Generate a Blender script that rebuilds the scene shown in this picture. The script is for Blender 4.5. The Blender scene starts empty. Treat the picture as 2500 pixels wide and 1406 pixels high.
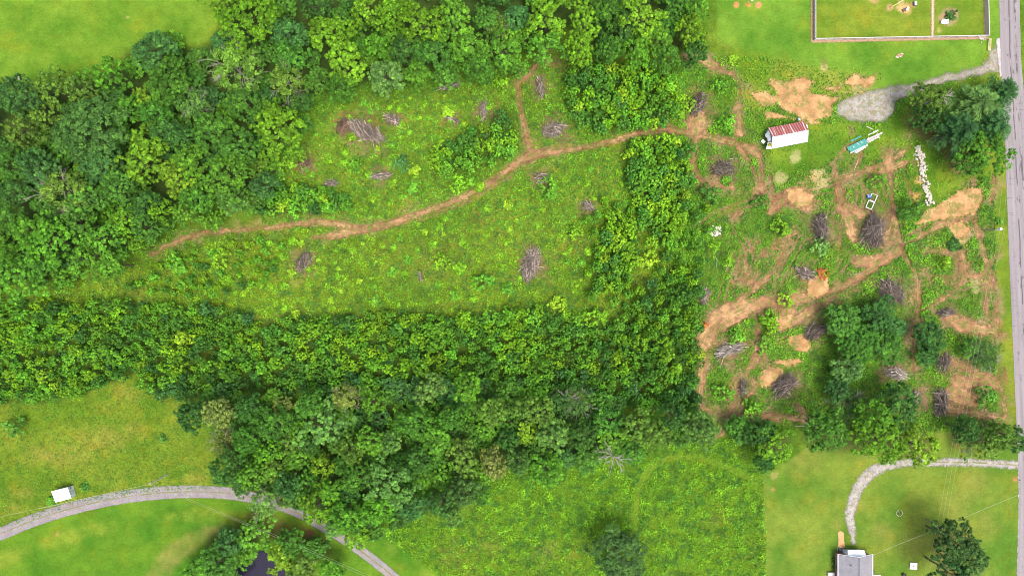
import bpy, bmesh, math, random
import numpy as np
from mathutils import Vector, Matrix

SC = bpy.context.scene
COL = SC.collection
H = 167.0                      # flying height of the camera above the ground
PX = 0.1                       # metres of ground per photograph pixel
# ------------------------------------------------------------------ camera, sky, sun, exposure
cam_d = bpy.data.cameras.new("camera"); cam = bpy.data.objects.new("camera", cam_d); COL.objects.link(cam)
cam.location = (0, 0, H); cam.rotation_euler = (0, 0, 0)
cam_d.sensor_fit = 'HORIZONTAL'; cam_d.sensor_width = 36
cam_d.lens = 36 * H / 250.0
cam_d.clip_start = 1; cam_d.clip_end = 9000
SC.camera = cam
SUN_EL, SUN_AZ = math.radians(72), math.radians(140)
w = bpy.data.worlds.new("World"); SC.world = w; w.use_nodes = True
nt = w.node_tree; nt.nodes.clear()
sky = nt.nodes.new('ShaderNodeTexSky'); sky.sky_type = 'NISHITA'; sky.sun_disc = False
sky.sun_elevation = SUN_EL; sky.sun_rotation = SUN_AZ; sky.dust_density = 5.0; sky.air_density = 1.0
bg = nt.nodes.new('ShaderNodeBackground'); bg.inputs[1].default_value = 0.15
wo = nt.nodes.new('ShaderNodeOutputWorld')
nt.links.new(sky.outputs[0], bg.inputs[0]); nt.links.new(bg.outputs[0], wo.inputs[0])
sun_d = bpy.data.lights.new("sun", 'SUN'); sun_d.energy = 1.5; sun_d.angle = math.radians(24); sun_d.color = (1, .95, .82)
sun = bpy.data.objects.new("sun", sun_d); COL.objects.link(sun)
sd = Vector((math.sin(SUN_AZ) * math.cos(SUN_EL), math.cos(SUN_AZ) * math.cos(SUN_EL), math.sin(SUN_EL)))
sun.rotation_euler = sd.to_track_quat('Z', 'Y').to_euler(); sun.location = sd * 300
vs = SC.view_settings; vs.view_transform = 'Standard'; vs.look = 'None'; vs.gamma = 1; vs.exposure = 1.04
SC.cycles.pixel_filter_type = 'BLACKMAN_HARRIS'; SC.cycles.filter_width = 1.05
SC.cycles.max_bounces = 5; SC.cycles.diffuse_bounces = 3; SC.cycles.transparent_max_bounces = 12

rng = np.random.default_rng(7)
random.seed(7)
# ------------------------------------------------------------------ helpers
def P(px, py, h=0.0):
    """world point at height h that stands where the photograph shows pixel (px, py)"""
    k = PX * (H - h) / H
    return Vector(((px - 1250) * k, (703 - py) * k, h))
def G(px, py):
    return np.array([(px - 1250) * PX, (703 - py) * PX])
def tag(o, label=None, cat=None, group=None, kind=None):
    if label: o['label'] = label
    if cat: o['category'] = cat
    if group: o['group'] = group
    if kind: o['kind'] = kind
    return o
def empty(name, loc, rz=0, **k):
    o = bpy.data.objects.new(name, None); COL.objects.link(o)
    o.location = loc; o.rotation_euler = (0, 0, rz); o.empty_display_size = .5
    return tag(o, **k)
def link(name, me, parent=None, mats=()):
    o = bpy.data.objects.new(name, me); COL.objects.link(o)
    if parent: o.parent = parent
    for m in mats: me.materials.append(m)
    return o
def copy_tree(o, parent=None):
    c = o.copy(); COL.objects.link(c); c.parent = parent
    for ch in list(o.children): copy_tree(ch, c)
    return c
def quads_mesh(name, V, attrs=None, tri=False):
    """V: (n,4,3) array of faces"""
    n, k = V.shape[0], V.shape[1]
    me = bpy.data.meshes.new(name)
    me.vertices.add(n * k); me.vertices.foreach_set('co', V.reshape(-1).astype(np.float32))
    me.loops.add(n * k); me.loops.foreach_set('vertex_index', np.arange(n * k, dtype=np.int32))
    me.polygons.add(n); me.polygons.foreach_set('loop_start', np.arange(0, n * k, k, dtype=np.int32))
    me.polygons.foreach_set('loop_total', np.full(n, k, dtype=np.int32))
    for nm, a in (attrs or {}).items():
        if a.ndim == 1:
            at = me.attributes.new(nm, 'FLOAT', 'FACE'); at.data.foreach_set('value', a.astype(np.float32))
        else:
            at = me.attributes.new(nm, 'FLOAT_COLOR', 'POINT')
            c = np.ones((n, k, 4), np.float32); c[:, :, :3] = a[:, None, :]
            at.data.foreach_set('color', c.reshape(-1))
    me.update(calc_edges=True); me.validate()
    return me
class MB:
    """collects solids and builds them as one mesh object"""
    def __init__(s): s.bm = bmesh.new(); s.v = None; s.vals = []
    def box(s, c, size, rz=0, rx=0, ry=0, mi=0, bev=0):
        r = bmesh.ops.create_cube(s.bm, size=1)
        M = Matrix.Translation(c) @ Matrix.Rotation(rz, 4, 'Z') @ Matrix.Rotation(ry, 4, 'Y') @ Matrix.Rotation(rx, 4, 'X') @ Matrix.Diagonal((*size, 1))
        bmesh.ops.transform(s.bm, matrix=M, verts=r['verts'])
        if bev:
            es = list({e for v in r['verts'] for e in v.link_edges})
            bmesh.ops.bevel(s.bm, geom=es, offset=bev, segments=1, affect='EDGES')
        elif mi:
            for f in {f for v in r['verts'] for f in v.link_faces}: f.material_index = mi
        return s
    def tube(s, a, b, r0, r1=None, seg=6, cap=True):
        f0 = len(s.bm.faces)
        a, b = Vector(a), Vector(b); r1 = r0 if r1 is None else r1
        d = b - a
        if d.length < 1e-5: return s
        q = d.to_track_quat('Z', 'Y')
        ra, rb = [], []
        for i in range(seg):
            t = 2 * math.pi * i / seg; u = Vector((math.cos(t), math.sin(t), 0))
            ra.append(s.bm.verts.new(a + q @ (u * r0))); rb.append(s.bm.verts.new(b + q @ (u * r1)))
        for i in range(seg):
            j = (i + 1) % seg; s.bm.faces.new((ra[i], ra[j], rb[j], rb[i]))
        if cap: s.bm.faces.new(ra[::-1]); s.bm.faces.new(rb)
        if s.v is not None: s.vals += [s.v] * (len(s.bm.faces) - f0)
        return s
    def path(s, pts, r0, r1, seg=6):
        n = len(pts) - 1
        for i in range(n):
            s.tube(pts[i], pts[i + 1], r0 + (r1 - r0) * i / n, r0 + (r1 - r0) * (i + 1) / n, seg)
        return s
    def face(s, pts, mi=0):
        f = s.bm.faces.new([s.bm.verts.new(Vector(p)) for p in pts]); f.material_index = mi; return s
    def slab(s, pts, t):
        """polygon extruded straight down by t"""
        top = [s.bm.verts.new(Vector(p)) for p in pts]; bot = [s.bm.verts.new(Vector(p) - Vector((0, 0, t))) for p in pts]
        s.bm.faces.new(top); s.bm.faces.new(bot[::-1]); n = len(pts)
        for i in range(n): s.bm.faces.new((top[i], bot[i], bot[(i + 1) % n], top[(i + 1) % n]))
        return s
    def lathe(s, prof, c=(0, 0, 0), seg=14):
        rings = []
        for r, z in prof:
            rings.append([s.bm.verts.new((c[0] + r * math.cos(2 * math.pi * i / seg), c[1] + r * math.sin(2 * math.pi * i / seg), c[2] + z)) for i in range(seg)])
        for A, B in zip(rings, rings[1:]):
            for i in range(seg): s.bm.faces.new((A[i], A[(i + 1) % seg], B[(i + 1) % seg], B[i]))
        s.bm.faces.new(rings[0][::-1]); s.bm.faces.new(rings[-1])
        return s
    def build(s, name, mat, parent=None):
        bmesh.ops.recalc_face_normals(s.bm, faces=s.bm.faces)
        me = bpy.data.meshes.new(name); s.bm.to_mesh(me); s.bm.free()
        if s.vals:
            at = me.attributes.new('v', 'FLOAT', 'FACE'); at.data.foreach_set('value', np.array(s.vals, np.float32))
        return link(name, me, parent, mat if isinstance(mat, (list, tuple)) else (mat,))
# ------------------------------------------------------------------ numpy noise and polygon tools
_tab = rng.random((256, 256)).astype(np.float32)
def vnoise(x, y, s, seed=0):
    x = x / s + seed * 17.3 + 1000; y = y / s + seed * 9.1 + 1000
    xi = np.floor(x).astype(int); yi = np.floor(y).astype(int)
    fx = x - xi; fy = y - yi; fx = fx * fx * (3 - 2 * fx); fy = fy * fy * (3 - 2 * fy)
    g = lambda a, b: _tab[(yi + b) & 255, (xi + a) & 255]
    return (g(0, 0) * (1 - fx) + g(1, 0) * fx) * (1 - fy) + (g(0, 1) * (1 - fx) + g(1, 1) * fx) * fy
def fbm(x, y, s, seed=0, o=4):
    t = 0; a = 1; n = 0
    for i in range(o):
        t = t + a * vnoise(x, y, s / 2 ** i, seed + i * 3); n += a; a *= .55
    return t / n
def sdf_poly(x, y, poly):
    """signed distance in metres, positive inside; poly in photograph pixels"""
    p = np.array([G(a, b) for a, b in poly]); d = np.full(x.shape, 1e9); ins = np.zeros(x.shape, bool)
    for i in range(len(p)):
        a, b = p[i], p[(i + 1) % len(p)]; e = b - a
        t = np.clip(((x - a[0]) * e[0] + (y - a[1]) * e[1]) / (e @ e + 1e-9), 0, 1)
        d = np.minimum(d, np.hypot(x - a[0] - t * e[0], y - a[1] - t * e[1]))
        c = ((a[1] > y) != (b[1] > y))
        with np.errstate(divide='ignore', invalid='ignore'):
            xx = a[0] + (y - a[1]) * e[0] / (e[1] if abs(e[1]) > 1e-9 else 1e-9)
        ins ^= c & (x < xx)
    return np.where(ins, d, -d)
def smooth_line(pts, n=6):
    """Catmull-Rom through (x, y, width) control points"""
    p = [np.array(q, float) for q in pts]; p = [2 * p[0] - p[1]] + p + [2 * p[-1] - p[-2]]
    out = []
    for i in range(1, len(p) - 2):
        for k in range(n):
            t = k / n
            out.append(.5 * (2 * p[i] + (p[i + 1] - p[i - 1]) * t + (2 * p[i - 1] - 5 * p[i] + 4 * p[i + 1] - p[i + 2]) * t * t + (3 * p[i] - p[i - 1] - 3 * p[i + 1] + p[i + 2]) * t ** 3))
    out.append(p[-2]); return np.array(out)
def sdf_line(x, y, pts, wd=None, uv=False):
    """pts (px, py[, width px]); positive within the half width"""
    q = [(a[0], a[1], a[2] if len(a) > 2 else wd) for a in pts]
    q = smooth_line(q) if len(q) > 2 else np.array(q, float)
    c = np.array([[*G(a[0], a[1]), a[2] * PX / 2] for a in q])
    best = np.full(x.shape, -1e9); U = np.zeros(x.shape); W = np.zeros(x.shape); L = 0
    for a, b in zip(c, c[1:]):
        e = (b - a)[:2]; l = math.hypot(*e)
        t = np.clip(((x - a[0]) * e[0] + (y - a[1]) * e[1]) / (l * l + 1e-9), 0, 1)
        d = np.hypot(x - a[0] - t * e[0], y - a[1] - t * e[1]); s = a[2] + (b[2] - a[2]) * t - d
        m = s > best
        if uv:
            sg = np.sign((x - a[0]) * e[1] - (y - a[1]) * e[0]); U = np.where(m, sg * d, U); W = np.where(m, L + t * l, W)
        best = np.where(m, s, best); L += l
    return (best, U, W) if uv else best
def sst(a, b, v):
    t = np.clip((v - a) / (b - a), 0, 1); return t * t * (3 - 2 * t)
# ------------------------------------------------------------------ materials
MATS = {}
class NB:
    def __init__(s, name):
        s.m = bpy.data.materials.new(name); s.m.use_nodes = True; s.t = s.m.node_tree; s.t.nodes.clear()
        s.out = s.n('ShaderNodeOutputMaterial'); MATS[name] = s.m
    def n(s, typ, **k):
        o = s.t.nodes.new(typ)
        for a, b in k.items(): setattr(o, a, b)
        return o
    def l(s, a, b): s.t.links.new(a, b)
    def put(s, sock, v):
        if isinstance(v, bpy.types.NodeSocket): s.l(v, sock)
        elif isinstance(v, (tuple, list)) and len(v) == 3 and sock.type == 'RGBA': sock.default_value = (*v, 1)
        else: sock.default_value = v
    def math(s, op, a, b=0.0, c=0.0, clamp=False):
        o = s.n('ShaderNodeMath', operation=op); o.use_clamp = clamp
        s.put(o.inputs[0], a); s.put(o.inputs[1], b)
        if op in ('MULTIPLY_ADD',): s.put(o.inputs[2], c)
        return o.outputs[0]
    def mix(s, f, a, b, typ='MIX'):
        o = s.n('ShaderNodeMix', data_type='RGBA', blend_type=typ); o.clamp_factor = True
        s.put(o.inputs[0], f); s.put(o.inputs[6], a); s.put(o.inputs[7], b); return o.outputs[2]
    def pos(s): return s.n('ShaderNodeNewGeometry').outputs['Position']
    def obc(s): return s.n('ShaderNodeTexCoord').outputs['Object']
    def noise(s, vec, scale, det=4, rough=.6, col=False):
        o = s.n('ShaderNodeTexNoise'); s.l(vec, o.inputs['Vector']); o.inputs['Scale'].default_value = scale
        o.inputs['Detail'].default_value = det; o.inputs['Roughness'].default_value = rough
        return o.outputs[1 if col else 0]
    def ramp(s, f, pts, interp='LINEAR'):
        o = s.n('ShaderNodeValToRGB'); s.l(f, o.inputs[0]); e = o.color_ramp.elements; o.color_ramp.interpolation = interp
        while len(e) < len(pts): e.new(.5)
        for q, (p, c) in zip(e, pts):
            q.position = p; q.color = (*c, 1) if isinstance(c, (tuple, list)) else (c, c, c, 1)
        return o.outputs[0]
    def step(s, v, a, b):
        o = s.n('ShaderNodeMapRange', interpolation_type='SMOOTHSTEP'); s.put(o.inputs[0], v)
        o.inputs[1].default_value = a; o.inputs[2].default_value = b; return o.outputs[0]
    def attr(s, name, out='Fac'):
        o = s.n('ShaderNodeAttribute'); o.attribute_name = name; return o.outputs[out]
    def scl(s, vec, v):
        o = s.n('ShaderNodeVectorMath', operation='MULTIPLY'); s.l(vec, o.inputs[0]); o.inputs[1].default_value = v; return o.outputs[0]
    def bsdf(s, col, rough=.8, metal=0, bump=None, bs=.3, bd=.05, spec=.3, alpha=None):
        p = s.n('ShaderNodeBsdfPrincipled'); s.put(p.inputs['Base Color'], col); s.put(p.inputs['Roughness'], rough)
        s.put(p.inputs['Metallic'], metal); p.inputs['Specular IOR Level'].default_value = spec
        if bump is not None:
            b = s.n('ShaderNodeBump'); b.inputs['Strength'].default_value = bs; b.inputs['Distance'].default_value = bd
            s.l(bump, b.inputs['Height']); s.l(b.outputs[0], p.inputs['Normal'])
        if alpha is not None: s.put(p.inputs['Alpha'], alpha)
        s.l(p.outputs[0], s.out.inputs[0]); return s.m

def simple(name, col, rough=.7, var=.25, scale=6, metal=0, spec=.3, bump=True, vary=False):
    n = NB(name); v = n.noise(n.obc(), scale, 5); v2 = n.noise(n.obc(), scale * 7, 3)
    f = n.math('ADD', n.math('MULTIPLY', v, .65), n.math('MULTIPLY', v2, .35))
    c = n.ramp(f, [(.25, tuple(x * (1 - var) for x in col)), (.75, tuple(min(1, x * (1 + var)) for x in col))])
    if vary: c = n.mix(1.0, c, n.ramp(n.attr('v'), [(0, .28), (.6, .9), (1, 1.9)]), 'MULTIPLY')
    return n.bsdf(c, rough, metal, v2 if bump else None, .3, .02, spec)

def leaf_mat(name, use_obj=True, transl=.20, warm=(1.22, 1.16, .8)):
    n = NB(name)
    v = n.attr('v')
    if use_obj:
        oi = n.n('ShaderNodeObjectInfo'); base = oi.outputs['Color']
    else:
        base = n.attr('col', 'Color')
    b = n.mix(1.0, base, n.ramp(v, [(0, .38), (.5, 1.15), (1, 2.3)]), 'MULTIPLY')
    y = n.mix(n.step(v, .62, 1.0), b, n.mix(1.0, b, (*warm,), 'MULTIPLY'))
    big = n.noise(n.pos(), .35, 2)
    y = n.mix(1.0, y, n.ramp(big, [(.3, .86), (.7, 1.14)]), 'MULTIPLY')
    p = n.n('ShaderNodeBsdfPrincipled'); n.l(y, p.inputs['Base Color']); p.inputs['Roughness'].default_value = .55
    p.inputs['Specular IOR Level'].default_value = .08
    t = n.n('ShaderNodeBsdfTranslucent'); n.l(n.mix(1.0, y, (1.1, 1.3, .6), 'MULTIPLY'), t.inputs[0])
    mx = n.n('ShaderNodeMixShader'); mx.inputs[0].default_value = transl
    n.l(p.outputs[0], mx.inputs[1]); n.l(t.outputs[0], mx.inputs[2]); n.l(mx.outputs[0], n.out.inputs[0])
    return n.m
LEAF = leaf_mat('tree_leaves'); LEAFS = leaf_mat('undergrowth_leaves', False)
BARK = simple('bark', (.11, .085, .065), .9, .4, 4)
PALEBARK = simple('pale_bark', (.42, .38, .33), .85, .25, 5)
STICK = {
    'g': simple('weathered_grey_sticks', (.30, .245, .205), .9, .35, 2.2, vary=True),
    'd': simple('dark_grey_sticks', (.20, .16, .135), .9, .35, 2.2, vary=True),
    'p': simple('bleached_sticks', (.42, .37, .32), .9, .3, 2.2, vary=True),
    'b': simple('brown_sticks', (.22, .14, .10), .9, .35, 2.2, vary=True)}
# ================================================================== GROUND
FORESTS = {   # mature woods, in photograph pixels
 'upper': [(-60,205),(60,195),(180,185),(270,150),(310,95),(400,85),(490,95),(525,50),(500,-60),(1740,-60),(1735,60),(1700,150),(1620,160),(1560,150),(1480,150),(1400,140),(1380,95),(1290,150),(1230,175),(1200,190),(1080,200),(1000,205),(960,220),(880,235),(800,250),(760,270),(740,330),(730,380),(690,400),(670,450),(640,500),(560,510),(500,530),(420,545),(400,580),(330,610),(310,640),(250,660),(130,690),(60,720),(-60,730)],
 'lower': [(420,975),(560,950),(700,960),(840,940),(980,930),(1100,930),(1250,930),(1400,950),(1560,990),(1680,1000),(1760,1040),(1740,1075),(1640,1085),(1560,1120),(1480,1130),(1380,1150),(1280,1160),(1190,1170),(1180,1225),(1120,1270),(1040,1280),(960,1290),(880,1330),(820,1320),(760,1270),(700,1250),(620,1240),(560,1190),(540,1120),(520,1060),(430,1030)]}
THICKETS = {  # young growth
 'main': ([(-60,745),(60,735),(200,738),(330,730),(420,745),(520,745),(600,765),(640,800),(720,765),(850,775),(960,755),(1100,775),(1200,765),(1320,740),(1400,770),(1480,790),(1560,740),(1600,690),(1650,640),(1720,640),(1715,700),(1722,780),(1705,830),(1725,880),(1700,930),(1712,990),(1650,1010),(1400,960),(1200,940),(900,945),(700,965),(560,960),(430,975),(360,960),(330,915),(260,935),(150,975),(-60,985)]),
 'north': ([(1385,170),(1440,150),(1560,150),(1640,160),(1665,240),(1660,300),(1560,312),(1460,325),(1400,300),(1385,240)]),
 'middle': ([(1530,340),(1640,330),(1690,360),(1690,450),(1670,540),(1650,610),(1590,570),(1550,500),(1530,420)]),
 'column': ([(1480,515),(1545,530),(1560,600),(1545,700),(1450,715),(1455,610),(1480,560)]),
 'loose': ([(1430,480),(1520,440),(1700,420),(1760,480),(1730,640),(1640,700),(1560,760),(1440,760),(1420,600)]),
 'leftend': ([(370,650),(440,612),(640,575),(720,600),(640,700),(500,735),(300,705)]),
 'edgebank': ([(630,478),(700,445),(770,455),(860,480),(850,512),(760,525),(690,520),(620,528)]),
 'upperbank': ([(1050,375),(1100,330),(1190,300),(1230,260),(1260,310),(1270,360),(1220,395),(1150,420),(1060,425)]),
}
def zone(x, y, poly, soft=1.0, wob=1.5, sc=6, seed=0):
    d = sdf_poly(x, y, poly) + (fbm(x, y, sc, seed) - .5) * 2 * wob
    return sst(-soft, soft, d)
def ground_fields(x, y):
    """base colour (linear), lawn fineness, weed density, at ground points"""
    sh = x.shape; c = np.zeros(sh + (3,)); weed = np.zeros(sh); 
    n1 = fbm(x, y, 22, 1); n2 = fbm(x, y, 7, 2); n3 = fbm(x, y, 2.4, 3); n4 = fbm(x + y * .4, y * 2.2, 9, 4)
    def col(a, b, t): return np.array(a) * (1 - t[..., None]) + np.array(b) * t[..., None]
    def paint(m, cc, wd=None):
        nonlocal c, weed
        c = c * (1 - m[..., None]) + cc * m[..., None]
        if wd is not None: weed = weed * (1 - m) + wd * m
    con = lambda n, k=3: np.clip((n - .5) * k + .5, 0, 1)
    meadow = col((.06, .125, .015), (.11, .18, .025), con(n2))
    paint(np.ones(sh), meadow, .5)
    # weed clearing in the middle
    clear = [(380,640),(420,605),(640,540),(760,500),(680,420),(740,300),(900,230),(1200,195),(1400,150),(1700,150),(1760,420),(1700,620),(1640,620),(1450,790),(1100,790),(620,800),(300,740),(0,740),(0,700),(250,660)]
    paint(zone(x, y, clear, 2, 3, seed=5), col((.095, .145, .018), (.17, .215, .03), con(n2 * .6 + n1 * .4, 3.5)), .8)
    for (px, py, r, cc) in [(935,612,45,(.10,.065,.02)),(1135,565,22,(.06,.05,.02)),(1170,530,40,(.11,.09,.025)),(640,790,40,(.15,.13,.04)),(335,720,38,(.20,.15,.05)),(720,690,24,(.22,.17,.06)),(1000,490,25,(.2,.2,.05)),(1400,600,60,(.12,.12,.03)),(1050,640,120,(.12,.13,.03)),(1560,690,40,(.09,.09,.02)),(1620,660,30,(.09,.09,.02)),(600,620,60,(.14,.16,.03))]:
        g = G(px, py); d = np.hypot(x - g[0], (y - g[1]) * 1.5); m = np.clip(1 - d / (r * PX) + (n3 - .5), 0, 1) * .75
        paint(m, col(np.array(cc) * .8, np.array(cc) * 1.2, n3)); weed = weed * (1 - m * .5)
    # pasture, top left
    m = zone(x, y, [(-400,-400),(540,-400),(530,60),(480,110),(350,95),(230,170),(100,190),(-400,215)], 1.2, 1.5, seed=6)
    paint(m, col((.078, .165, .02), (.135, .225, .03), con(n2 * .5 + n4 * .5, 3.2)), 0)
    # lawn, top right, and the rough grass below it
    m = zone(x, y, [(1745,-400),(2448,-400),(2448,190),(2300,205),(2210,225),(2100,215),(1900,190),(1800,150),(1755,95)], .8, 1.2, seed=7)
    paint(m, col((.065, .155, .02), (.125, .225, .032), con(n2 * .6 + n1 * .4, 3.2)), 0)
    m = zone(x, y, [(1990,-400),(2413,-400),(2413,92),(1990,97)], .25, .1, seed=8)
    paint(m, col((.075, .15, .018), (.15, .20, .028), con(n4 * .6 + n2 * .4, 3.2)), 0)
    m = zone(x, y, [(1760,100),(1850,125),(1980,160),(2050,170),(2140,190),(2100,220),(2000,240),(1850,270),(1790,240),(1800,200),(1770,150)], 1.5, 2, seed=9)
    paint(m, col((.10, .17, .02), (.19, .22, .04), con(n2, 2.6)), .25)
    # grass around the barn and down the road side
    m = zone(x, y, [(1960,290),(2060,300),(2160,300),(2230,225),(2450,170),(2462,420),(2440,430),(2380,520),(2280,520),(2200,370),(2130,400),(2060,400),(1960,410),(1900,460),(1870,400),(1890,360),(1970,350)], 1.2, 2, seed=10)
    paint(m, col((.075, .15, .018), (.15, .22, .03), con(n2, 3)), .08)
    # cleared ground on the right
    m = zone(x, y, [(1680,330),(1740,250),(1860,330),(1870,450),(2040,400),(2200,380),(2260,520),(2400,440),(2440,480),(2450,700),(2460,1040),(2300,1050),(1980,1040),(1720,1010),(1700,930),(1720,760),(1760,700),(1660,600)], 1.5, 2, seed=11)
    paint(m, col((.075, .135, .02), (.15, .16, .045), con(n2 * .5 + n3 * .5, 3)), .8)
    m = zone(x, y, [(2405,130),(2445,130),(2465,460),(2480,800),(2492,1400),(2450,1400),(2452,1000),(2432,700),(2425,420),(2300,420)], .6, .6, seed=12)
    paint(m, col((.085, .15, .018), (.15, .20, .028), con(n2, 2.5)), .1)
    # lower lawns
    m = zone(x, y, [(1866,1420),(1863,1300),(1860,1200),(1862,1160),(1900,1140),(1970,1090),(2120,1080),(2300,1050),(2490,1080),(2500,1900),(1868,1900)], .5, .5, seed=13)
    paint(m, col((.075, .15, .022), (.15, .20, .035), con(n2 * .6 + n1 * .4, 3.2)), 0)
    for (px, py, r) in [(1960,1120,70),(2240,1340,70),(2150,1300,40),(2320,1240,45),(2400,1280,50),(2090,1230,30),(2380,1180,60),(2045,1280,20)]:
        g = G(px, py); d = np.hypot(x - g[0], y - g[1]); mm = np.clip(1 - d / (r * PX) + (n3 - .5) * .6, 0, 1) * .5
        paint(mm * m, col((.20, .19, .04), (.24, .22, .06), n3))
    # weedy field, bottom
    field = [(1170,1180),(1280,1165),(1480,1135),(1640,1090),(1760,1075),(1858,1158),(1862,1200),(1869,1240),(1864,1280),(1871,1330),(1868,1370),(1872,1410),(1869,1900),(1250,1900),(1080,1410),(930,1300),(1060,1275),(1150,1260)]
    m = zone(x, y, field, .7, 1.2, seed=14)
    paint(m, col((.075, .155, .018), (.135, .21, .025), con(n2 * .5 + n1 * .5, 2.8)), .9)
    for (px, py, r, cc) in [(1120,1370,70,(.14,.15,.03)),(1200,1330,60,(.14,.15,.03)),(1330,1350,45,(.17,.16,.045)),(1100,1340,50,(.15,.17,.035)),(1400,1350,60,(.15,.16,.03)),(1750,1260,50,(.16,.17,.03))]:
        g = G(px, py); d = np.hypot(x - g[0], y - g[1]); mm = np.clip(1 - d / (r * PX) + (n3 - .5), 0, 1) * .8
        paint(mm, col(np.array(cc) * .8, np.array(cc) * 1.2, n3)); weed = weed * (1 - mm * .5)
    mt = sst(-.5, .4, sdf_line(x, y, [(1548,1300,16),(1555,1220,16),(1568,1170,16),(1610,1128,16),(1680,1116,16),(1760,1135,16),(1850,1175,16)]))
    paint(mt, col((.085, .16, .02), (.12, .2, .025), n3), .15)
    # hay field, left, and lawns along the lane
    hay = [(-400,985),(0,985),(150,975),(260,935),(340,905),(430,985),(520,1070),(545,1190),(480,1190),(330,1200),(180,1230),(40,1270),(-400,1340)]
    m = zone(x, y, hay, 1, 1.2, seed=15)
    paint(m, col((.08, .15, .016), (.145, .19, .025), con(n2 * .5 + n4 * .5, 2.8)), .35)
    for (px, py, r) in [(170,1115,50),(260,1070,70),(310,960,40),(100,1110,45),(330,1045,40),(480,1170,40),(30,1240,30),(60,1200,35)]:
        g = G(px, py); d = np.hypot((x - g[0]) * .8, (y - g[1]) * 1.6); mm = np.clip(1 - d / (r * PX) + (n3 - .5), 0, 1) * .65
        paint(mm, col((.17, .165, .03), (.22, .20, .045), n3)); weed = weed * (1 - mm * .6)
    m = zone(x, y, [(-400,1340),(0,1290),(180,1235),(330,1203),(480,1192),(560,1185),(720,1230),(860,1310),(930,1300),(1080,1410),(1250,1900),(-400,1900)], .5, .4, seed=16)
    paint(m, col((.05, .135, .016), (.125, .21, .025), con(n1 * .7 + n2 * .3, 3.4)), 0)
    for ln, cc, wd in [([(0,1370,20),(120,1325,22),(300,1275,24),(450,1255,20),(600,1270,14)], (.22,.25,.04), 1.5), ([(380,1400,50),(440,1340,36),(500,1300,26),(540,1290,14)], (.26,.20,.07), 1.2), ([(620,1265,18),(690,1285,24),(760,1310,20),(800,1340,18)], (.14,.08,.035), .8), ([(960,1330,40),(1030,1400,30)], (.22,.24,.05), 1.5), ([(100,1235,10),(300,1195,9),(500,1170,14)], (.20,.22,.035), .8)]:
        mm = sst(-wd, wd * .6, sdf_line(x, y, ln) + (n2 - .5) * 2.5) * .8
        mm = mm * (.35 + .5 * n3) * con(n2, 3)
        paint(mm, col(np.array(cc) * .8, np.array(cc) * 1.15, n3))
    # forest and thicket floor
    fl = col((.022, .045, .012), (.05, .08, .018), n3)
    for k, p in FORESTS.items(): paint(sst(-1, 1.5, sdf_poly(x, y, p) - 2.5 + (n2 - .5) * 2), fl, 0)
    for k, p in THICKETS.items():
        if k not in ('loose', 'leftend'): paint(zone(x, y, p, 1.5, 2, seed=18) * .85, col((.022, .045, .010), (.05, .08, .014), n3), .3)  # dark floor colour deepens the shade in gaps between crowns
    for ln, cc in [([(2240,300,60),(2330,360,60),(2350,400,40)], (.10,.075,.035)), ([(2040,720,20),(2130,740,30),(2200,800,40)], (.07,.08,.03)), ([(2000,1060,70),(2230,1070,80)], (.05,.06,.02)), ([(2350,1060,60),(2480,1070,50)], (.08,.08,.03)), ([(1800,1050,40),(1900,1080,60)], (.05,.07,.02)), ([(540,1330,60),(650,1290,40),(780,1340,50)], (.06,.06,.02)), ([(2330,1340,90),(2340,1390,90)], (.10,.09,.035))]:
        mm = sst(-2, 1.5, sdf_line(x, y, ln) + (n2 - .5) * 2); paint(mm * .8, col(np.array(cc) * .8, np.array(cc) * 1.2, n3))  # ground under tree clumps darkened, their shade painted into the colour
    # ground trampled brown beside the trails
    near = (x > -92) & (x < 124) & (y > -36) & (y < 60)
    if near.any():
        dd = np.full(sh, -9.0); dd[near] = f_soil(x[near], y[near]); m = sst(-2.6, .2, dd + (n3 - .5) * 4.5 + (n2 - .5) * 3 - .4) * np.where(x > 40, .85, .5)
        paint(m, col((.12, .10, .035), (.24, .165, .095), con(n3)), .3)
    # brown litter round the brush piles
    for (px, py, L, W) in BRUSH_AT:
        g = G(px, py); q = np.abs(x - g[0]) < 9
        d = np.hypot(x - g[0], y - g[1]); m = sst(-.25, .6, 1 - d / ((L + W) * .36 * PX + .5) + (fbm(x, y, 1.8, 33) - .5) * 1.5) * .75
        paint(m, col((.09, .065, .035), (.20, .14, .08), n3)); weed = weed * (1 - m)
    # light bare spots worn into the grass, each with its own shape
    for (px, py, r, cc) in [(2000,440,26,(.36,.29,.14)),(1940,385,16,(.3,.3,.12)),(1905,440,20,(.3,.27,.12)),(2385,690,26,(.3,.27,.13)),(2345,570,30,(.38,.30,.16)),(2340,400,18,(.34,.26,.12)),(2245,440,14,(.38,.26,.10)),(2250,400,10,(.38,.26,.10)),(2235,480,16,(.36,.24,.10)),(1797,12,8,(.5,.22,.10)),(1826,12,8,(.5,.22,.10)),(1852,13,8,(.5,.24,.12)),(2172,19,10,(.42,.28,.14)),(2204,24,17,(.45,.31,.16)),(2199,6,9,(.28,.26,.1)),(2230,12,8,(.28,.2,.1)),(2135,-1,14,(.4,.26,.12)),(2308,42,18,(.36,.24,.15)),(2322,38,20,(.33,.23,.14)),(2292,75,6,(.34,.30,.1)),(2480,1170,6,(.36,.2,.1)),(2095,215,30,(.28,.24,.1)),(2012,165,10,(.34,.3,.12)),(312,42,4,(.3,.25,.1)),(760,1300,14,(.16,.08,.04)),(140,1302,6,(.25,.2,.08)),(1887,1195,4,(.3,.2,.08)),(1890,1160,10,(.22,.22,.07))]:
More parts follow.
